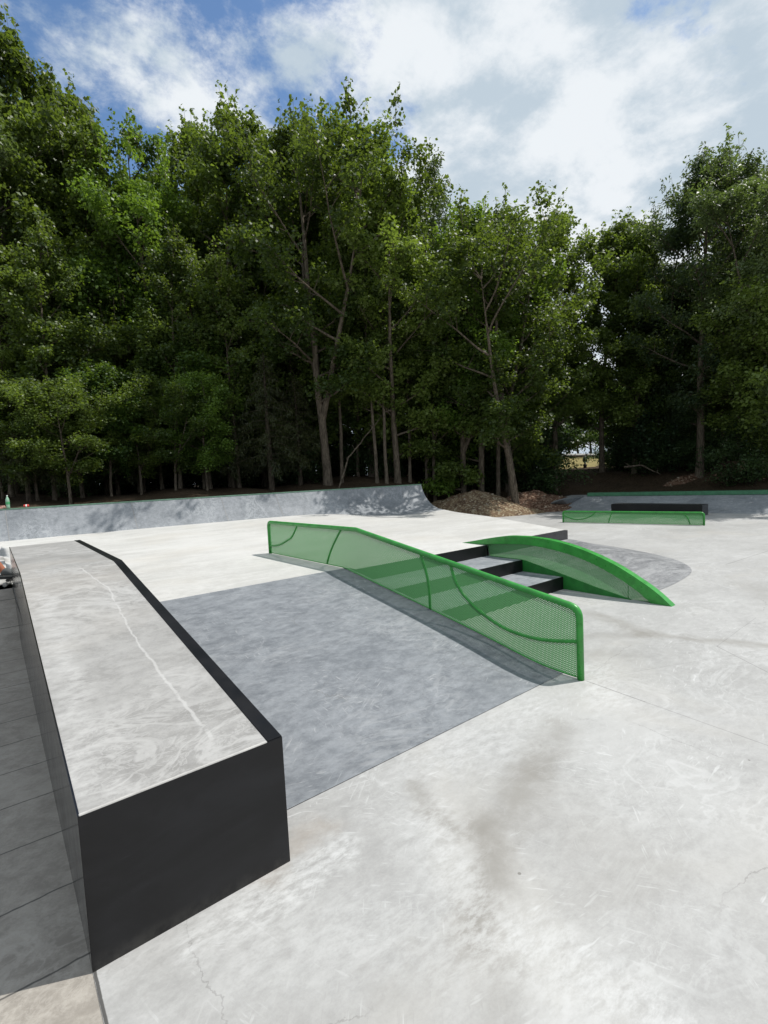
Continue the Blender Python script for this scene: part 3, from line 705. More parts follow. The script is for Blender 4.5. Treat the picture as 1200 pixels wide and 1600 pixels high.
# ------------------------------------------------------------------ yellow garden wall + urn beyond the trees
wallp = survey(872, 722, 37); we = survey(975, 718, 47)
wd = we - wallp; wd[2] = 0; wl = float(np.linalg.norm(wd)); yw = empty('garden_wall', (wallp[0], wallp[1], 1.45), math.atan2(wd[1], wd[0]))
ym = paint('cream_yellow_render', (.62, .53, .24), .85, .2, .1, .1); wm_ = paint('white_capping', (.75, .74, .70), .7, .3, .06)
tag(yw, 'cream yellow rendered wall with a white capping glimpsed through the trees', 'wall')
box('render_panel', (-1., 0, -1), (wl + 3, .3, .92), ym, yw, .01)
box('dark_band', (-1.5, -.03, .92), (wl + 3, .33, 1.03), paint('brown_band', (.10, .07, .04), .8), yw, .005)
box('capping', (-1.6, -.08, 1.03), (wl + 3.1, .38, 1.16), wm_, yw, .01)
up = survey(914, 722, 36); ur = empty('lantern_post', (up[0], up[1], 1.3)); tag(ur, 'dark post with a bulbous top standing before the yellow wall', 'post')
prof_l = [(.0, -1.0), (.11, -1.0), (.11, .28), (.13, .30), (.13, .42), (.06, .46), (.05, .52), (.13, .60), (.17, .72), (.15, .86), (.09, .96), (.03, 1.02), (.0, 1.06)]
V = []; F = []
for r, z in prof_l:
    for k in range(14): V.append((r * math.cos(k * math.tau / 14), r * math.sin(k * math.tau / 14), z))
for i in range(len(prof_l) - 1):
    for k in range(14): a = i * 14 + k; b = i * 14 + (k + 1) % 14; F.append((a, b, b + 14, a + 14))
pm('turned_post', V, F, paint('dark_bronze', (.02, .017, .014), .6), ur, True)

# ------------------------------------------------------------------ trees
def leaf_mat(name, dark, light, trans, tmix=.38):
    m = Mat(name); p = m.pos(); oi = m.n('ShaderNodeObjectInfo')
    a = m.noise(p, 1.1, 3, .6); b = m.noise(p, 9., 2, .6)
    f = m.math('ADD', m.math('MULTIPLY', a, .55), m.math('MULTIPLY', b, .45))
    f = m.math('ADD', f, m.math('MULTIPLY', m.math('SUBTRACT', oi.outputs['Random'], .5), .36))
    col = m.mix(m.ramp(f, .34, .66), dark, light)
    m.set(col, .47, spec=.4)
    tr = m.n('ShaderNodeBsdfTranslucent'); tcx = m.mix(m.ramp(f, .3, .7), tuple(c * .6 for c in trans), trans); m.l(tcx, tr.inputs[0])
    mx = m.n('ShaderNodeMixShader'); mx.inputs[0].default_value = tmix; m.l(m.b.outputs[0], mx.inputs[1]); m.l(tr.outputs[0], mx.inputs[2])
    m.l(mx.outputs[0], m.o.inputs[0]); return m.m
LEAFM = {'maple': leaf_mat('maple_leaves', (.042, .072, .018), (.125, .175, .040), (.28, .40, .04)),
         'bright': leaf_mat('fresh_green_leaves', (.045, .088, .018), (.12, .20, .036), (.27, .43, .035)),
         'ash': leaf_mat('ash_leaves', (.036, .064, .030), (.115, .155, .062), (.20, .29, .055)),
         'spruce': leaf_mat('spruce_needles', (.022, .030, .009), (.060, .072, .020), (.06, .08, .02), .2),
         'shrub': leaf_mat('shrub_leaves', (.026, .055, .024), (.06, .10, .038), (.10, .18, .03))}
def bark(name, c1, c2):
    m = Mat(name); p = m.pos('o'); a = m.noise(m.map(p, sc=(6, 6, 1.2)), 3., 6, .7, .5); return m.set(m.mix(m.ramp(a, .38, .62), c1, c2), .9, spec=.15, normal=m.bump(a, .7, .03))
bark_m = bark('grey_brown_bark', (.06, .048, .036), (.17, .14, .105)); bark_d = bark('dark_bark', (.03, .024, .018), (.085, .068, .05))

def leaf_mesh(name, cen, rad_, per, size, rng, aspect=1.5, droop=0., flat=.7, upb=.8):
    """one crown mesh: per leaves around each cluster centre"""
    cen = np.array(cen); rad_ = np.array(rad_); cnt = np.maximum(3, (per * np.clip(rad_ / np.median(rad_), .1, 1.3) ** 2.2)).astype(int); n = int(cnt.sum()); c = np.repeat(cen, cnt, 0); R_ = np.repeat(rad_, cnt)[:, None]
    off = rng.normal(size=(n, 3)); off /= np.linalg.norm(off, axis=1)[:, None] + 1e-6; off *= (rng.random((n, 1)) ** .5); off[:, 2] *= flat
    c = c + off * R_
    nrm = rng.normal(size=(n, 3)) * .75 + off * .6; nrm[:, 2] = np.abs(nrm[:, 2]) * .6 + upb; nrm /= np.linalg.norm(nrm, axis=1)[:, None]
    t = rng.normal(size=(n, 3)) + off * 1.0; t[:, 2] -= .35 + droop; t -= nrm * (t * nrm).sum(1)[:, None]; t /= np.linalg.norm(t, axis=1)[:, None] + 1e-6
    b = np.cross(nrm, t); s = size * rng.uniform(.5, 1.2, (n, 1))
    v = np.stack([c - t * s * .5, c + b * s * .5 / aspect * 1.1 + nrm * s * .10, c + t * s * .6 - nrm * s * .08, c - b * s * .5 / aspect * 1.1 + nrm * s * .10], 1).reshape(-1, 3)
    me = bpy.data.meshes.new(name); me.vertices.add(len(v)); me.vertices.foreach_set('co', v.astype(np.float32).ravel())
    me.loops.add(n * 4); me.loops.foreach_set('vertex_index', np.arange(n * 4, dtype=np.int32))
    me.polygons.add(n); me.polygons.foreach_set('loop_start', np.arange(0, n * 4, 4, dtype=np.int32)); me.polygons.foreach_set('loop_total', np.full(n, 4, dtype=np.int32))
    me.update(); me.validate(); return me
def wood_mesh(name, tubes, mat):
    V = []; F = []
    for pts, rr, sg in tubes: tube_data(pts, rr, sg, V, F, False)
    me = bpy.data.meshes.new(name); me.from_pydata([tuple(v) for v in V], [], F); me.update()
    for p_ in me.polygons: p_.use_smooth = True
    me.materials.append(mat); return me

def tops(me):
    v = np.empty(len(me.vertices) * 3, np.float32); me.vertices.foreach_get('co', v); z = v.reshape(-1, 3)[:, 2]
    vv = v.reshape(-1, 3); top = vv[vv[:, 2] > z.max() * .78]; rng = np.random.default_rng(1); top = top[rng.permutation(len(top))[:700]]
    hi = vv[np.argsort(-z)[:60]]
    return dict(H=float(z.max()), P=np.concatenate([top, hi]).astype(float))
def tree_proto(seed, H, CR, base, nlimb, kind, leaf=.16, per=40, forks=1, trunk_r=.17, crad=.47, tip=1., sec=(5, 7), low=.55, lean=0.):
    rs = random.Random(seed); rng = np.random.default_rng(seed)
    trunks = []; cen = []; rd = []; thick = []; thin = []
    def poly(p0, d, L, n, curve, wob):
        p = Vector(p0); d = Vector(d).normalized(); out = [p.copy()]
        for i in range(n):
            d = (d + Vector((rs.uniform(-wob, wob), rs.uniform(-wob, wob), rs.uniform(-wob, wob) + curve))).normalized(); p = p + d * (L / n); out.append(p.copy())
        return out
    main = poly((0, 0, -.3), (lean, rs.uniform(-.03, .03), 1), H * .96, 14, .02, .045)
    axes = [(main, trunk_r)]
    for f in range(forks - 1):
        i0 = rs.randint(3, 5); a = 1.9 + 3.3 * f + rs.uniform(-.3, .3)
        br = poly(main[i0], (math.cos(a) * .45, math.sin(a) * .45, 1), H * (1 - i0 / 14) * rs.uniform(.72, .85), 10, .07, .05)
        axes.append((br, trunk_r * .68))
    for ax, r in axes:
        n = len(ax); thick.append((ax, [max(.012, r * (1.25 if i == 0 and ax is main else 1) * (1 - i / (n - 1)) ** .8) for i in range(n)], 9))
    def along(ax, s): 
        f = s * (len(ax) - 1); i = min(int(f), len(ax) - 2); return ax[i].lerp(ax[i + 1], f - i)
    az = rs.uniform(0, 6)
    for i in range(nlimb):
        ax, r = axes[i % len(axes)]; t = ((i + .5) / nlimb); hz = base + (H * .93 - base) * (t ** .92)
        z0 = ax[0].z; z1 = ax[-1].z; s = (hz - .12 * (H - hz) - z0) / (z1 - z0)
        if s < .06: s = .06 + rs.random() * .05
        p0 = along(ax, min(s, .97)); az += 2.4 + rs.uniform(-.5, .5)
        env = (low + (1 - low) * min(1, t / .35)) * (1 - max(0, (t - .4) / .6) ** 1.7 * .88)
        L = CR * env * rs.uniform(.72, 1.15); up = .25 + .95 * t + rs.uniform(-.12, .15)
        d = Vector((math.cos(az), math.sin(az), up)); L = L * math.sqrt(1 + up * up * .5)
        lb = poly(p0, d, L, 7, .05 if kind != 'ash' else .0, .12)
        r0 = max(.02, trunk_r * .36 * (1 - .6 * t)); thick.append((lb, [max(.008, r0 * (1 - k / 7) ** .9) for k in range(8)], 6))
        ns = rs.randint(*sec)
        for j in range(ns):
            sj = .25 + .75 * (j + rs.random()) / ns; q = along(lb, min(sj, .99)); a2 = rs.uniform(0, 6.28)
            d2 = Vector((math.cos(a2), math.sin(a2), rs.uniform(-.15, .8))) + d * .8; L2 = max(.5, L * rs.uniform(.22, .42) * (1.25 - sj * .5))
            sb = poly(q, d2, L2, 4, .03, .22); thin.append((sb, [max(.005, r0 * .35 * (1 - k / 4)) for k in range(5)], 4))
            cen += [tuple(sb[-1]), tuple(sb[2] + Vector((rs.gauss(0, .2), rs.gauss(0, .2), rs.gauss(0, .15)))), tuple(sb[3] + Vector((rs.gauss(0, .3), rs.gauss(0, .3), rs.gauss(0, .2))))]
            rd += [crad * rs.uniform(.7, 1.15) * (.75 if t > .8 else 1) for _ in range(3)]
        cen.append(tuple(lb[-1])); rd.append(crad * rs.uniform(.7, 1.))
    # upright leader shoots that give the crown its broken top outline
    for k in range(int(12 * tip)):
        ax, r = axes[k % len(axes)]; a = rs.uniform(0, 6.28); rr = rs.random() ** .7 * CR * .5; top = ax[-1]
        p0 = Vector((top.x + math.cos(a) * rr, top.y + math.sin(a) * rr, H * .93 - rr * .55)); Ls = rs.uniform(.5, 1.5) * (1.2 - rr / CR)
        sh = poly(p0 - Vector((0, 0, .6)), (rs.uniform(-.15, .15), rs.uniform(-.15, .15), 1), Ls + .6, 5, .02, .08)
        thin.append((sh, [.014, .012, .010, .008, .006, .004], 4))
        for q in range(1, 6):
            for _ in range(2): cen.append(tuple(sh[q] + Vector((rs.gauss(0, .13), rs.gauss(0, .13), rs.gauss(0, .12))) * (1.3 - q * .16))); rd.append(crad * (.62 - .07 * q))
    asp = {'maple': 1.25, 'bright': 1.25, 'ash': 2.3, 'shrub': 1.5}[kind]
    lm = leaf_mesh('crown', cen, rd, per, leaf, rng, asp, .25 if kind == 'ash' else 0., .85, .5)
    lm.materials.append(LEAFM[kind]); wm_ = wood_mesh('trunk', thick + thin, bark_m)
    return dict(crown=lm, trunk=wm_, **tops(lm))

def spruce_proto(seed, H, CR):
    rs = random.Random(seed); rng = np.random.default_rng(seed); thick = [([(0, 0, -.3), (.03, 0, H * .5), (0, .02, H)], [.13, .08, .012], 8)]; thin = []; cen = []; 
    n = int(H * 9)
    V = []
    for i in range(n):
        t = (i + .5) / n; z = 1.1 + (H - 1.2) * t; L = CR * (1 - t) ** .8 * rs.uniform(.75, 1.1) + .15; a = i * 2.4 + rs.uniform(-.4, .4)
        pts = [Vector((math.cos(a) * L * s, math.sin(a) * L * s, z + .15 * L * s - .42 * L * s * s)) for s in (0, .25, .5, .75, 1)]
        thin.append((pts, [.018, .014, .010, .007, .004], 4))
        for s in np.linspace(.2, 1, max(3, int(L * 9))):
            f = s * 4; k = min(int(f), 3); q = pts[k].lerp(pts[k + 1], f - k)
            for _ in range(2): cen.append((q.x + rs.gauss(0, .09), q.y + rs.gauss(0, .09), q.z - abs(rs.gauss(0, .16))))
    lm = leaf_mesh('crown', cen, [.17] * len(cen), 13, .12, rng, 5.5, 1.6, .9, .15); lm.materials.append(LEAFM['spruce'])
    return dict(crown=lm, trunk=wood_mesh('trunk', thick + thin, bark_d), **tops(lm))
def shrub_proto(seed, H, CR):
    rs = random.Random(seed); rng = np.random.default_rng(seed); thin = []; cen = []; rd = []
    for i in range(26):
        a = rs.uniform(0, 6.28); e = rs.uniform(.25, 1.3); p = Vector((rs.gauss(0, .15), rs.gauss(0, .15), -.1)); d = Vector((math.cos(a) * math.cos(e) * CR, math.sin(a) * math.cos(e) * CR, math.sin(e) * H)) * rs.uniform(.6, 1.05)
        pts = [p + d * s + Vector((rs.gauss(0, .06), rs.gauss(0, .06), .12 * H * s * (1 - s))) for s in (0, .3, .6, 1)]
        thin.append((pts, [.022, .016, .01, .005], 4))
        for s in (.35, .55, .75, .95, 1.05):
            cen.append(tuple(p + d * s + Vector((rs.gauss(0, .2), rs.gauss(0, .2), rs.gauss(0, .15))))); rd.append(rs.uniform(.3, .5))
    lm = leaf_mesh('crown', cen, rd, 46, .12, rng, 1.6, 0, .8); lm.materials.append(LEAFM['shrub'])
    return dict(crown=lm, trunk=wood_mesh('trunk', thin, bark_d), **tops(lm))

PR = {
 'mapleA': tree_proto(11, 15, 3.3, 2.6, 30, 'maple', forks=2),
 'mapleB': tree_proto(23, 15, 2.7, 3.2, 28, 'maple', forks=1, tip=1.4),
 'mapleC': tree_proto(37, 15, 3.0, 1.8, 30, 'bright', forks=2, leaf=.145),
 'big':    tree_proto(5, 15, 3.7, 4.6, 34, 'maple', forks=3, trunk_r=.19, tip=1.6, leaf=.14),
 'ashA':   tree_proto(41, 15, 3.2, 3.6, 30, 'ash', forks=1, leaf=.17, per=40, trunk_r=.19),
 'ashB':   tree_proto(57, 15, 2.6, 2.4, 28, 'ash', forks=2, leaf=.17, per=40),
 'slim':   tree_proto(71, 15, 1.9, 5.2, 22, 'maple', forks=1, per=26, trunk_r=.12, sec=(3, 5)),
 'low': tree_proto(103, 8, 2.7, 2.1, 24, 'maple', forks=2, per=36, trunk_r=.09, leaf=.13, crad=.48),
 'low2': tree_proto(107, 8, 2.4, 1.9, 22, 'bright', forks=1, per=36, trunk_r=.08, leaf=.13, crad=.48),
 'spruce': spruce_proto(81, 5.5, 1.7), 'shrub': shrub_proto(91, 3.0, 1.6), 'shrub2': shrub_proto(95, 3.4, 1.9)}
KIND = {'mapleA': 'broadleaf_tree', 'mapleB': 'broadleaf_tree', 'mapleC': 'broadleaf_tree', 'big': 'broadleaf_tree', 'slim': 'broadleaf_tree', 'low': 'broadleaf_tree', 'low2': 'broadleaf_tree', 'ashA': 'ash_tree', 'ashB': 'ash_tree', 'spruce': 'spruce_tree', 'shrub': 'shrub', 'shrub2': 'shrub'}
TR = random.Random(2024)
def plant(key, u, d, vtop=None, hscale=None, label='', group=None, wscale=1., rz=None):
    """stand a plant where the ground is seen at column u, d metres off; its top reaches row vtop"""
    b = survey(u, hor(u) + 8, d); x, y = b[0], b[1]; z = tz(x, y) - .05; p = PR[key]
    if vtop is not None:
        lo, hi_ = .03, 2.6; rz = TR.uniform(0, 6.28) if rz is None else rz; ca, sa = math.cos(rz), math.sin(rz)
        Q = np.stack([p['P'][:, 0] * ca - p['P'][:, 1] * sa, p['P'][:, 0] * sa + p['P'][:, 1] * ca, p['P'][:, 2]], 1)
        for _ in range(24):
            mid = (lo + hi_) / 2; g = wscale * mid ** .6
            c_ = (Q * [g, g, mid] + [x, y, z] - CAM) @ M.T; vv = np.sort(800 - FPX * c_[:, 1] / c_[:, 2])[2]
            if vv > vtop: lo = mid
            else: hi_ = mid
        hs = lo
    else: hs = hscale
    ws = wscale * (hs ** .6 if vtop is not None else hs)
    r = empty(KIND[key], (x, y, z), TR.uniform(0, 6.28) if rz is None else rz); r.scale = (ws, ws, hs)
    for nm in ('trunk', 'crown'):  # trunk is all the wood: limbs, branches and shrub stems joined in
        o = bpy.data.objects.new(nm, p[nm]); COL.objects.link(o); o.parent = r
    tag(r, label, {'broadleaf_tree': 'tree', 'ash_tree': 'tree', 'spruce_tree': 'tree', 'shrub': 'shrub'}[KIND[key]], group)
    return r
G1 = 'tall broadleaf trees lining the skatepark'
front = [
 ('ashB', -70, 17.5, 60, 'tall dark tree cut by the left edge, behind the bottle'),
 ('mapleB', 22, 18.5, 8, 'tallest tree at the left, thin pointed top nearest the upper left corner'),
 ('mapleA', 92, 19.5, 62, 'tall green tree second from the left edge with a ragged top'),
 ('mapleB', 140, 22, 98, 'slender treetop right of the tallest left tree'),
 ('mapleB', 172, 20.5, 150, 'leafy tree filling the dip right of the tallest left trees'),
 ('mapleC', 222, 19.5, 168, 'bright green rounded tree rising under the blue patch of sky'),
 ('mapleC', 285, 21, 168, 'bright green bushy tree left of the tree with the spire'),
 ('slim', 371, 20.5, 129, 'slim tree ending in a narrow leafy spire'),
 ('mapleB', 335, 23, 168, 'olive tree with twiggy top left of the spire'),
 ('mapleA', 415, 22, 158, 'dark green tree between the spire tree and the central maple'),
 ('big', 513, 18.6, 148, 'large central tree with a forked pale trunk standing right behind the quarter pipe'),
 ('mapleA', 470, 22.5, 152, 'leafy tree behind the left half of the large central tree'),
 ('mapleA', 582, 21, 152, 'tree behind the right shoulder of the large central tree, narrow tip'),
 ('mapleA', 622, 19, 212, 'tree sloping down to the right of the large central tree'),
 ('ashB', 672, 22.5, 228, 'pale feathery tree between the central trees and the lower middle ones'),
 ('mapleC', 722, 19.8, 312, 'bright green tree with hanging foliage over the tan dirt mound'),
 ('mapleA', 750, 19.6, 300, 'olive tree left of the gap above the dirt mounds'),
 ('slim', 776, 20, 288, 'narrow treetop standing above the first dirt mound'),
 ('big', 806, 18.2, 298, 'wide open crowned tree above the red dirt mound'),
 ('mapleA', 866, 21.6, 294, 'olive tree with a rounded open crown, highest of the middle group'),
 ('mapleB', 940, 23.5, 322, 'low twiggy treetop left of the gap in the treeline'),
 ('mapleB', 990, 22, 328, 'last tree before the notch of sky in the treeline'),
 ('ashA', 1000, 24, 352, 'dark tree just right of the notch of sky'),
 ('ashA', 1092, 19.5, 228, 'tall feathery tree with a straight trunk behind the far right bank'),
 ('ashB', 1045, 22.5, 272, 'feathery tree left of the tall straight trunk'),
 ('ashA', 1150, 21.8, 250, 'feathery dark tree right of the tall straight trunk'),
 ('ashB', 1215, 17.5, 195, 'dark feathery tree cut by the right edge of the view'),
 ('ashA', 1290, 15.5, 150, 'tall dark tree beyond the right edge, throwing shade on the bank'),
]
for key, u, d, vt, lab in front: plant(key, u, d + (1.2 if u < 500 else .8), vt, None, lab, G1, .92 if key != 'big' else 1.)
# deeper rows: nothing tells one from the next
ROW = 'shaded broadleaf tree of the deeper rows, seen only between the front trees'
for row, (d, step, vb) in enumerate(((25.5, 80, 95), (31, 90, 110), (38, 100, 120))):
    u = -150 + row * 30
    while u < 1350:
        uu = u + TR.uniform(-18, 18); top = float(np.interp(uu, [-150, 30, 230, 370, 500, 600, 700, 800, 950, 985, 1050, 1200, 1350], [120, 120, 260, 240, 230, 260, 370, 400, 420, 450, 380, 300, 200])) + TR.uniform(0, 45)
        if not ((872 < uu < 1000 and d > 24) or (860 < uu < 1180 and d > 28)): plant(TR.choice(['mapleA', 'mapleB', 'ashB', 'mapleA']), uu, d + TR.uniform(-1.5, 1.5), top, None, ROW, 'trees of the deeper rows', 1.05)
        u += step * TR.uniform(.85, 1.15)
# low bushy trees that fill the forest edge beneath the tall crowns
LOWL = 'low bushy tree hanging its foliage over the dark forest edge'
for u, d, vt, k in [(-10, 20, 430, 'low'), (70, 21.5, 400, 'low'), (130, 18.5, 470, 'low'), (185, 20.5, 380, 'low2'), (255, 19.5, 460, 'low'), (320, 19.5, 520, 'low2'), (360, 21, 400, 'low'), (430, 21.5, 430, 'low'), (480, 22, 400, 'low'),
    (560, 21.5, 420, 'low'), (620, 21.5, 450, 'low'), (665, 20.8, 500, 'low'), (750, 22.2, 440, 'low2'), (790, 22.5, 480, 'low'), (795, 21.2, 430, 'low'), (1035, 23, 480, 'low'), (1130, 22, 430, 'low'), (1180, 19, 420, 'low'), (1240, 17, 380, 'low')]:
    plant(k, u, d, vt, None, LOWL, 'low bushy trees at the forest edge', 1.0)
for i in range(8): plant(('low', 'low2', 'low')[i % 3], -35 + i * 51 + TR.uniform(-12, 12), (16.0 if i < 4 else 17.6) + TR.uniform(-.3, .6) + max(0, i - 6) * .35, TR.uniform(520, 600), None, LOWL, 'low bushy trees at the forest edge', .9)
# young slim stems with visible bare trunks
for i, (u, d, vt, lab) in enumerate([(590, 19.4, 330, 'thin leaning stem left of the pair behind the quarter pipe end'), (604, 19.2, 350, 'thin pale stem right of the pair behind the quarter pipe end'), (640, 20.3, 360, 'thin bare stem behind the right end of the quarter pipe'),
    (678, 20.5, 380, 'thin stem above the tan dirt mound'), (534, 20, 300, 'slim trunk close behind the right of the large central trunk'), (330, 19.3, 350, 'thin young trunk in the shade left of the drooping spruce'), (375, 19.5, 370, 'thin young trunk beside the drooping spruce'), (282, 18.6, 340, 'leaning young trunk behind the middle of the quarter pipe wall'),
    (85, 17.0, 330, 'short trunk near the left spruce behind the red can'), (20, 17.4, 350, 'thin trunk just behind the green bottle')]):
    plant('slim', u, d, vt, None, lab, 'slim young trees in the shade', .8)
for u, d, hs, lab in [(45, 15.8, .62, 'small pale spruce with drooping boughs at the far left'), (425, 18.6, .92, 'drooping spruce left of the large central trunk'), (365, 19.5, .72, 'small spruce left of the drooping one'), (470, 19.8, .8, 'dim spruce just behind the large central trunk'), (225, 19.5, .8, 'dim spruce behind the middle of the wall')]:
    plant('spruce', u, d, None, hs, lab, 'spruces at the forest edge')
SH = 'dark leafy shrub filling the shade under the trees'
for row, (d, step) in enumerate(((21.5, 58), (25, 60), (31, 60))):
    u = -140 + row * 25
    while u < 1330:
        uu = u + TR.uniform(-15, 15)
        clear_ = 850 < uu < 985 or (uu > 850 and row == 2)
        dd0 = d + TR.uniform(-1, 1) + (2.2 if 650 < uu < 1000 and row == 0 else 0)
        if not clear_: plant(TR.choice(['shrub', 'shrub2']), uu, dd0, None, TR.uniform(.75, 1.25) * (1.2 if row else .9) * (1.5 if row == 2 else 1), SH, 'shrubs under the trees')
        u += step * TR.uniform(.85, 1.15)
for u, d, hs in ((740, 22.6, .9), (790, 23.2, 1.1), (835, 22.3, 1.1), (1010, 22.5, .8), (1170, 18.5, .8), (1060, 22, .8), (968, 25.5, 1.0), (985, 30, 1.2), (852, 26, 1.1), (1005, 27, 1.0)): plant('shrub2', u, d, None, hs, SH, 'shrubs under the trees')
for u, dq in ((855, 55), (890, 58), (925, 62), (960, 60), (1000, 66), (1060, 64), (1120, 66), (905, 53), (870, 59)): plant('low2', u, dq, 560 + u % 37, None, 'sunlit green tree beyond the yellow wall', 'sunlit trees beyond the yellow wall', 1.5)
# ------------------------------------------------------------------ small things
def lathe(name, prof, mat, parent, seg=20, z0=0.):
    V = []; F = []
    for r, z in prof:
        for k in range(seg): V.append((r * math.cos(k * math.tau / seg), r * math.sin(k * math.tau / seg), z + z0))
    for i in range(len(prof) - 1):
        for k in range(seg): a = i * seg + k; b = i * seg + (k + 1) % seg; F.append((a, b, b + seg, a + seg))
    return pm(name, V, F, mat, parent, True)
def on_coping(u, off=.08):
    q = T0[:2] + tdir * qs(u) - perp * off; return (q[0], q[1], ZT + .029)
bt = empty('plastic_bottle', on_coping(12)); tag(bt, 'half full green plastic bottle standing on the quarter pipe coping', 'bottle')
pet = paint('clear_green_plastic', (.25, .42, .30), .12, .6, .1); drink = paint('green_label', (.06, .34, .13), .4)
lathe('bottle_body', [(0, 0), (.036, .002), (.040, .012), (.040, .07), (.037, .08), (.040, .09), (.040, .19), (.034, .22), (.018, .262), (.014, .27), (.014, .285)], pet, bt)
lathe('bottle_label', [(.0405, .09), (.0412, .092), (.0412, .15), (.0405, .152)], drink, bt); lathe('bottle_cap', [(.0, .308), (.015, .306), (.016, .285), (.0, .283)], paint('white_cap', (.7, .72, .7), .4), bt)
cn_ = empty('drink_can', on_coping(41, .05)); tag(cn_, 'small red and white can lying on the green coping', 'can')
o = lathe('can_body', [(0, -.055), (.024, -.055), (.031, -.047), (.031, .047), (.025, .055), (0, .055)], paint('red_can', (.55, .05, .04), .3, .5), cn_); o.rotation_euler = (0, rad(90), rad(-14)); o.location = (0, 0, .031)
o = lathe('can_band', [(.0312, -.012), (.0316, -.01), (.0316, .014), (.0312, .016)], paint('white_can_band', (.75, .72, .7), .4), cn_); o.rotation_euler = (0, rad(90), rad(-14)); o.location = (0, 0, .031)
bag = empty('paper_bag', on_coping(1, .07)); tag(bag, 'crumpled brown and pink paper bag left of the green bottle', 'bag')
bm = bmesh.new(); bmesh.ops.create_cube(bm, size=1); bmesh.ops.subdivide_edges(bm, edges=bm.edges[:], cuts=5, use_grid_fill=True)
for v in bm.verts:
    v.co = Vector((v.co.x * .20 * (1 - .25 * (v.co.z + .5)), v.co.y * .10, (v.co.z + .5) * .065)); v.co += Vector((mnoise.noise(v.co * 23), mnoise.noise(v.co * 31 + Vector((5, 5, 5))), .6 * mnoise.noise(v.co * 27))) * .02; v.co.z = max(v.co.z, .001)
me = bpy.data.meshes.new('bag_body'); bm.to_mesh(me); bm.free(); link('bag_body', me, paint('brown_pink_paper', (.42, .24, .20), .8, .2, .4, .2), bag)

# fallen and leaning branches
def branch(name, pts, r, label, group=None):
    o0 = pts[0]; rt = empty(name, tuple(o0)); tag(rt, label, 'branch', group)
    V, F = [], []; q = [Vector(p_) - Vector(o0) for p_ in pts]; q2 = []
    for i in range(len(q) - 1):
        for t in np.linspace(0, 1, 6, endpoint=False): w_ = q[i].lerp(q[i + 1], t); q2.append(w_ + Vector((mnoise.noise(w_ * 3), mnoise.noise(w_ * 3 + Vector((9, 1, 1))), mnoise.noise(w_ * 3 + Vector((1, 7, 1))))) * .05)
    q2.append(q[-1]); n = len(q2); tube_data(q2, [r * (1 - .75 * i / n) for i in range(n)], 7, V, F)
    for i in range(2, n - 1, 3):
        a = Vector((mnoise.noise(q2[i] * 5), mnoise.noise(q2[i] * 7), .4)); tube_data([q2[i], q2[i] + a * .3, q2[i] + a * .5], [r * .4, r * .25, r * .08], 5, V, F)
    pm('bark_stem', V, F, bark_m, rt, True)
branch('fallen_branch', [survey(975, 730, 21.5), survey(1003, 727, 21.3), survey(1032, 741, 21.0)], .05, 'bare pale branch lying on the dark bank behind the coping')
branch('leaning_branch', [survey(529, 764, 18.2), survey(545, 715, 18.5), survey(572, 680, 18.9), survey(602, 645, 19.3)], .035, 'thin bare branch leaning right of the large central trunk')

# ------------------------------------------------------------------ skateboarder just outside the left edge, one foot on a board
AK = at(6, 894, P + .17); PX, PY = float(AK[0]), float(AK[1])
sb = empty('skateboard', (PX + .06, PY - .05, P), rad(-38)); tag(sb, 'black skateboard with white wheels under the shoe at the left edge', 'skateboard')
V = []; F = []; nx_, ny_ = 24, 6
for j in range(ny_ + 1):
    for i in range(nx_ + 1):
        x = i / nx_ * 2 - 1; y = j / ny_ * 2 - 1; wy = .10 * math.sqrt(max(0, 1 - max(0, (abs(x) - .72) / .28) ** 2)) + .0005
        V.append((-.23 + x * .40, y * wy, .092 + .055 * max(0, (abs(x) - .68) / .32) ** 1.5 + .006 * y * y))
for j in range(ny_):
    for i in range(nx_): a = j * (nx_ + 1) + i; F.append((a, a + 1, a + nx_ + 2, a + nx_ + 1))
o = pm('deck', V, F, black, sb, True); sl = o.modifiers.new('solid', 'SOLIDIFY'); sl.thickness = .011
wheel_m = paint('white_urethane', (.3, .29, .27), .5)
for x in (-.45, -.01):
    box('truck', (x - .02, -.055, .055), (x + .02, .055, .088), grey_steel, sb, .008)
    for y in (-.082, .082):
        V, F = tube_data([(x, y - .017, .028), (x, y - .013, .028), (x, y + .013, .028), (x, y + .017, .028)], [.022, .028, .028, .022], 18); pm('wheel', V, F, wheel_m, sb, True)

def skin_mesh(name, nodes, edges, mat, parent, root=0, lev=2):
    me = bpy.data.meshes.new(name); me.from_pydata([n[:3] for n in nodes], edges, []); o = bpy.data.objects.new(name, me); COL.objects.link(o); o.parent = parent; me.materials.append(mat)
    sk = o.modifiers.new('skin', 'SKIN'); sk.use_smooth_shade = True; me.skin_vertices.new() if not me.skin_vertices else None
    for i, n in enumerate(nodes):
        r = n[3] if isinstance(n[3], tuple) else (n[3], n[3]); me.skin_vertices[0].data[i].radius = r
    me.skin_vertices[0].data[root].use_root = True
    ss_ = o.modifiers.new('sub', 'SUBSURF'); ss_.levels = lev; ss_.render_levels = lev; return o
skin_m = paint('tanned_skin', (.36, .13, .07), .55, .4, .08, .02); shirt_m = paint('faded_grey_cotton', (.20, .21, .23), .9, .2, .12, .2)
short_m = paint('dark_navy_cotton', (.03, .035, .05), .9, .2, .15, .2); shoe_m = paint('grey_suede', (.09, .095, .095), .85, .2, .12, .1); hair_m = paint('brown_hair', (.05, .03, .018), .6, .4, .3, .2)
PR_ = rad(-38); fxy = Vector((.375, -.058, 0)); rot_ = Matrix.Rotation(PR_, 3, 'Z') @ fxy
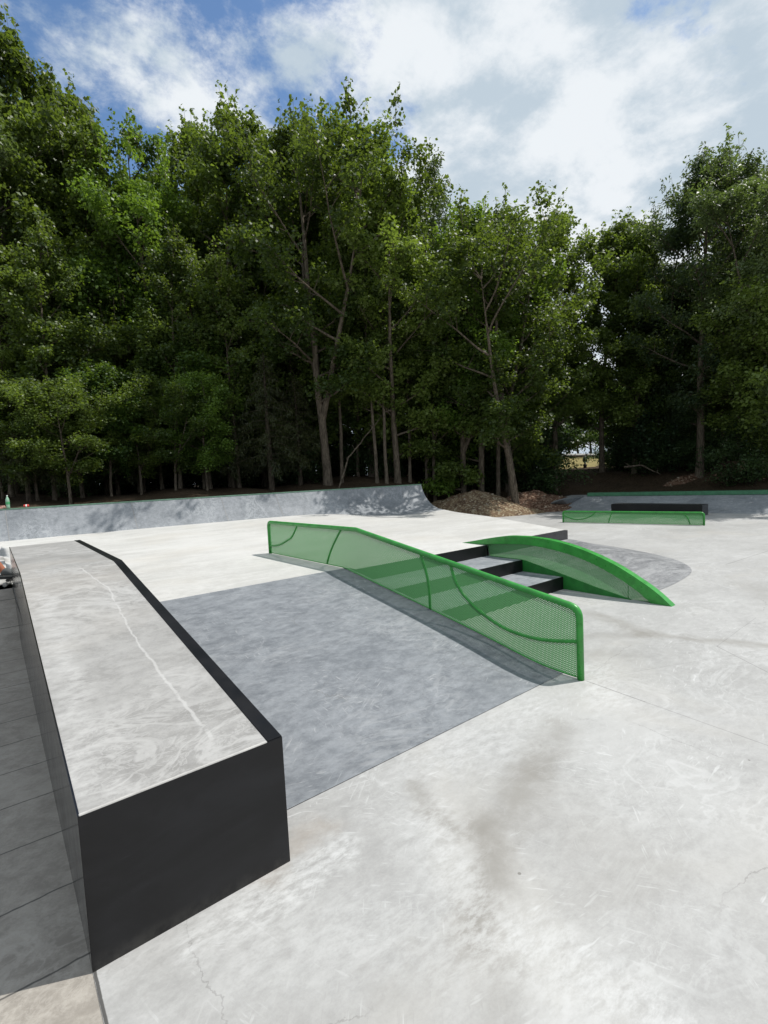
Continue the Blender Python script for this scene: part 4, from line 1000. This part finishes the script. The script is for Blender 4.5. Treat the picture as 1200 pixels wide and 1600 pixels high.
pn = empty('person', (PX - rot_.x, PY - rot_.y, P), PR_); tag(pn, 'person at the left edge, bare tanned leg and grey shoe on a skateboard', 'person')
# local frame: x right (towards the ledge, the way the shoe points); board top z about .11
fx = .40
N_ = [(0, 0, .96, (.13, .15)), (.0, 0, 1.08, (.11, .14)), (.01, 0, 1.26, (.12, .16)), (.01, 0, 1.40, (.10, .15)), (.02, 0, 1.50, .055), (.035, 0, 1.56, .055),
      (.05, 0, 1.63, (.082, .072)), (.055, 0, 1.70, (.09, .078)), (.045, 0, 1.76, (.07, .062)),
      (.02, -.10, .90, .095), (.17, -.12, .56, .068), (.19, -.12, .50, .058), (.25, -.10, .38, .060), (fx - .03, -.06, .19, .038), (fx - .02, -.055, .15, .04), (fx + .07, -.06, .135, .032),
      (-.03, .10, .90, .095), (-.10, .13, .48, .066), (-.12, .13, .42, .056), (-.14, .13, .30, .060), (-.19, .13, .08, .038), (-.185, .13, .045, .04), (-.09, .13, .032, .032),
      (.0, -.17, 1.42, .062), (-.03, -.23, 1.30, .050), (-.03, -.26, 1.13, .040), (.04, -.22, .97, .030), (.08, -.19, .90, .026),
      (.0, .17, 1.42, .062), (-.05, .23, 1.30, .050), (-.08, .27, 1.12, .040), (-.02, .25, .95, .030), (.02, .24, .88, .026)]
E_ = [(0, 1), (1, 2), (2, 3), (3, 4), (4, 5), (5, 6), (6, 7), (7, 8), (0, 9), (9, 10), (10, 11), (11, 12), (12, 13), (13, 14), (14, 15), (0, 16), (16, 17), (17, 18), (18, 19), (19, 20), (20, 21), (21, 22),
      (3, 23), (23, 24), (24, 25), (25, 26), (26, 27), (3, 28), (28, 29), (29, 30), (30, 31), (31, 32)]
for side_, (bi, hx, hy, hz, sy) in enumerate(((27, .08, -.19, .90, 1), (32, .02, .24, .88, -1))):
    p0 = len(N_); N_.append((hx + .035, hy, hz - .04, (.018, .034))); E_.append((bi, p0))
    for k, (dy, L1) in enumerate(((-.030, .062), (-.010, .075), (.010, .078), (.028, .068))):
        a = len(N_); N_.append((hx + .055, hy + dy, hz - .075, .0095)); N_.append((hx + .062, hy + dy * 1.1, hz - .075 - L1 * .55, .0085)); N_.append((hx + .050, hy + dy * 1.1, hz - .075 - L1, .0075)); E_ += [(p0, a), (a, a + 1), (a + 1, a + 2)]
    a = len(N_); N_.append((hx + .05, hy + .045 * sy, hz - .045, .011)); N_.append((hx + .065, hy + .05 * sy, hz - .085, .009)); E_ += [(p0, a), (a, a + 1)]
skin_mesh('body', N_, E_, skin_m, pn)
skin_mesh('shirt', [(0, 0, 1.0, (.14, .165)), (0, 0, 1.12, (.13, .16)), (.01, 0, 1.28, (.135, .18)), (.01, 0, 1.41, (.115, .17)), (.015, 0, 1.475, .075), (0, -.18, 1.42, .078), (-.03, -.235, 1.29, .068), (-.032, -.248, 1.24, .066), (0, .18, 1.42, .078), (-.05, .235, 1.29, .068), (-.058, .245, 1.24, .066)],
          [(0, 1), (1, 2), (2, 3), (3, 4), (3, 5), (5, 6), (6, 7), (3, 8), (8, 9), (9, 10)], shirt_m, pn)
skin_mesh('shorts', [(0, 0, 1.02, (.138, .16)), (0, 0, .95, (.145, .165)), (.03, -.105, .86, .115), (.11, -.115, .70, .10), (.145, -.12, .63, .098), (-.035, .105, .86, .115), (-.075, .12, .66, .10), (-.085, .125, .58, .098)],
          [(0, 1), (1, 2), (2, 3), (3, 4), (1, 5), (5, 6), (6, 7)], short_m, pn)
for (x, y, z) in ((fx - .03, -.058, .115), (-.195, .13, .005)):
    o = skin_mesh('shoe', [(x - .04, y, z + .045, (.045, .042)), (x + .03, y, z + .045, (.045, .045)), (x + .11, y, z + .036, (.048, .034)), (x + .17, y, z + .030, (.040, .026)), (x - .01, y, z + .10, .048)], [(0, 1), (1, 2), (2, 3), (1, 4)], shoe_m, pn)
    V = []; n = 22
    for zz_ in (z, z + .022):
        for k in range(n): a = k * math.tau / n; V.append((x + .06 + math.cos(a) * .148, y + math.sin(a) * .05 * (1 - .12 * math.cos(a)), zz_))
    pm('shoe_sole', V, [tuple(range(n)), tuple(range(n, 2 * n))] + [(k, (k + 1) % n, n + (k + 1) % n, n + k) for k in range(n)], paint('off_white_rubber', (.12, .12, .11), .6), pn)
skin_mesh('hair', [(.02, 0, 1.70, (.082, .09)), (.03, 0, 1.765, (.088, .088)), (.0, 0, 1.64, (.062, .07))], [(0, 1), (0, 2)], hair_m, pn)
V = []; # nose, ears and eyes
o = skin_mesh('nose', [(.135, 0, 1.69, .010), (.150, 0, 1.66, .014), (.138, 0, 1.65, .012)], [(0, 1), (1, 2)], skin_m, pn, 0, 1)
for sy in (-1, 1):
    skin_mesh('ear', [(.05, .078 * sy, 1.70, .012), (.045, .088 * sy, 1.68, .014), (.05, .08 * sy, 1.655, .010)], [(0, 1), (1, 2)], skin_m, pn, 0, 1)
    bm = bmesh.new(); bmesh.ops.create_uvsphere(bm, u_segments=12, v_segments=8, radius=.012, matrix=Matrix.Translation((.124, .032 * sy, 1.695))); me = bpy.data.meshes.new('eye'); bm.to_mesh(me); bm.free(); link('eye', me, paint('eye_white', (.6, .58, .55), .2), pn)
skin_mesh('lips', [(.132, -.02, 1.615, .006), (.140, 0, 1.615, .008), (.132, .02, 1.615, .006)], [(0, 1), (1, 2)], paint('lip', (.35, .12, .10), .5), pn, 0, 1)
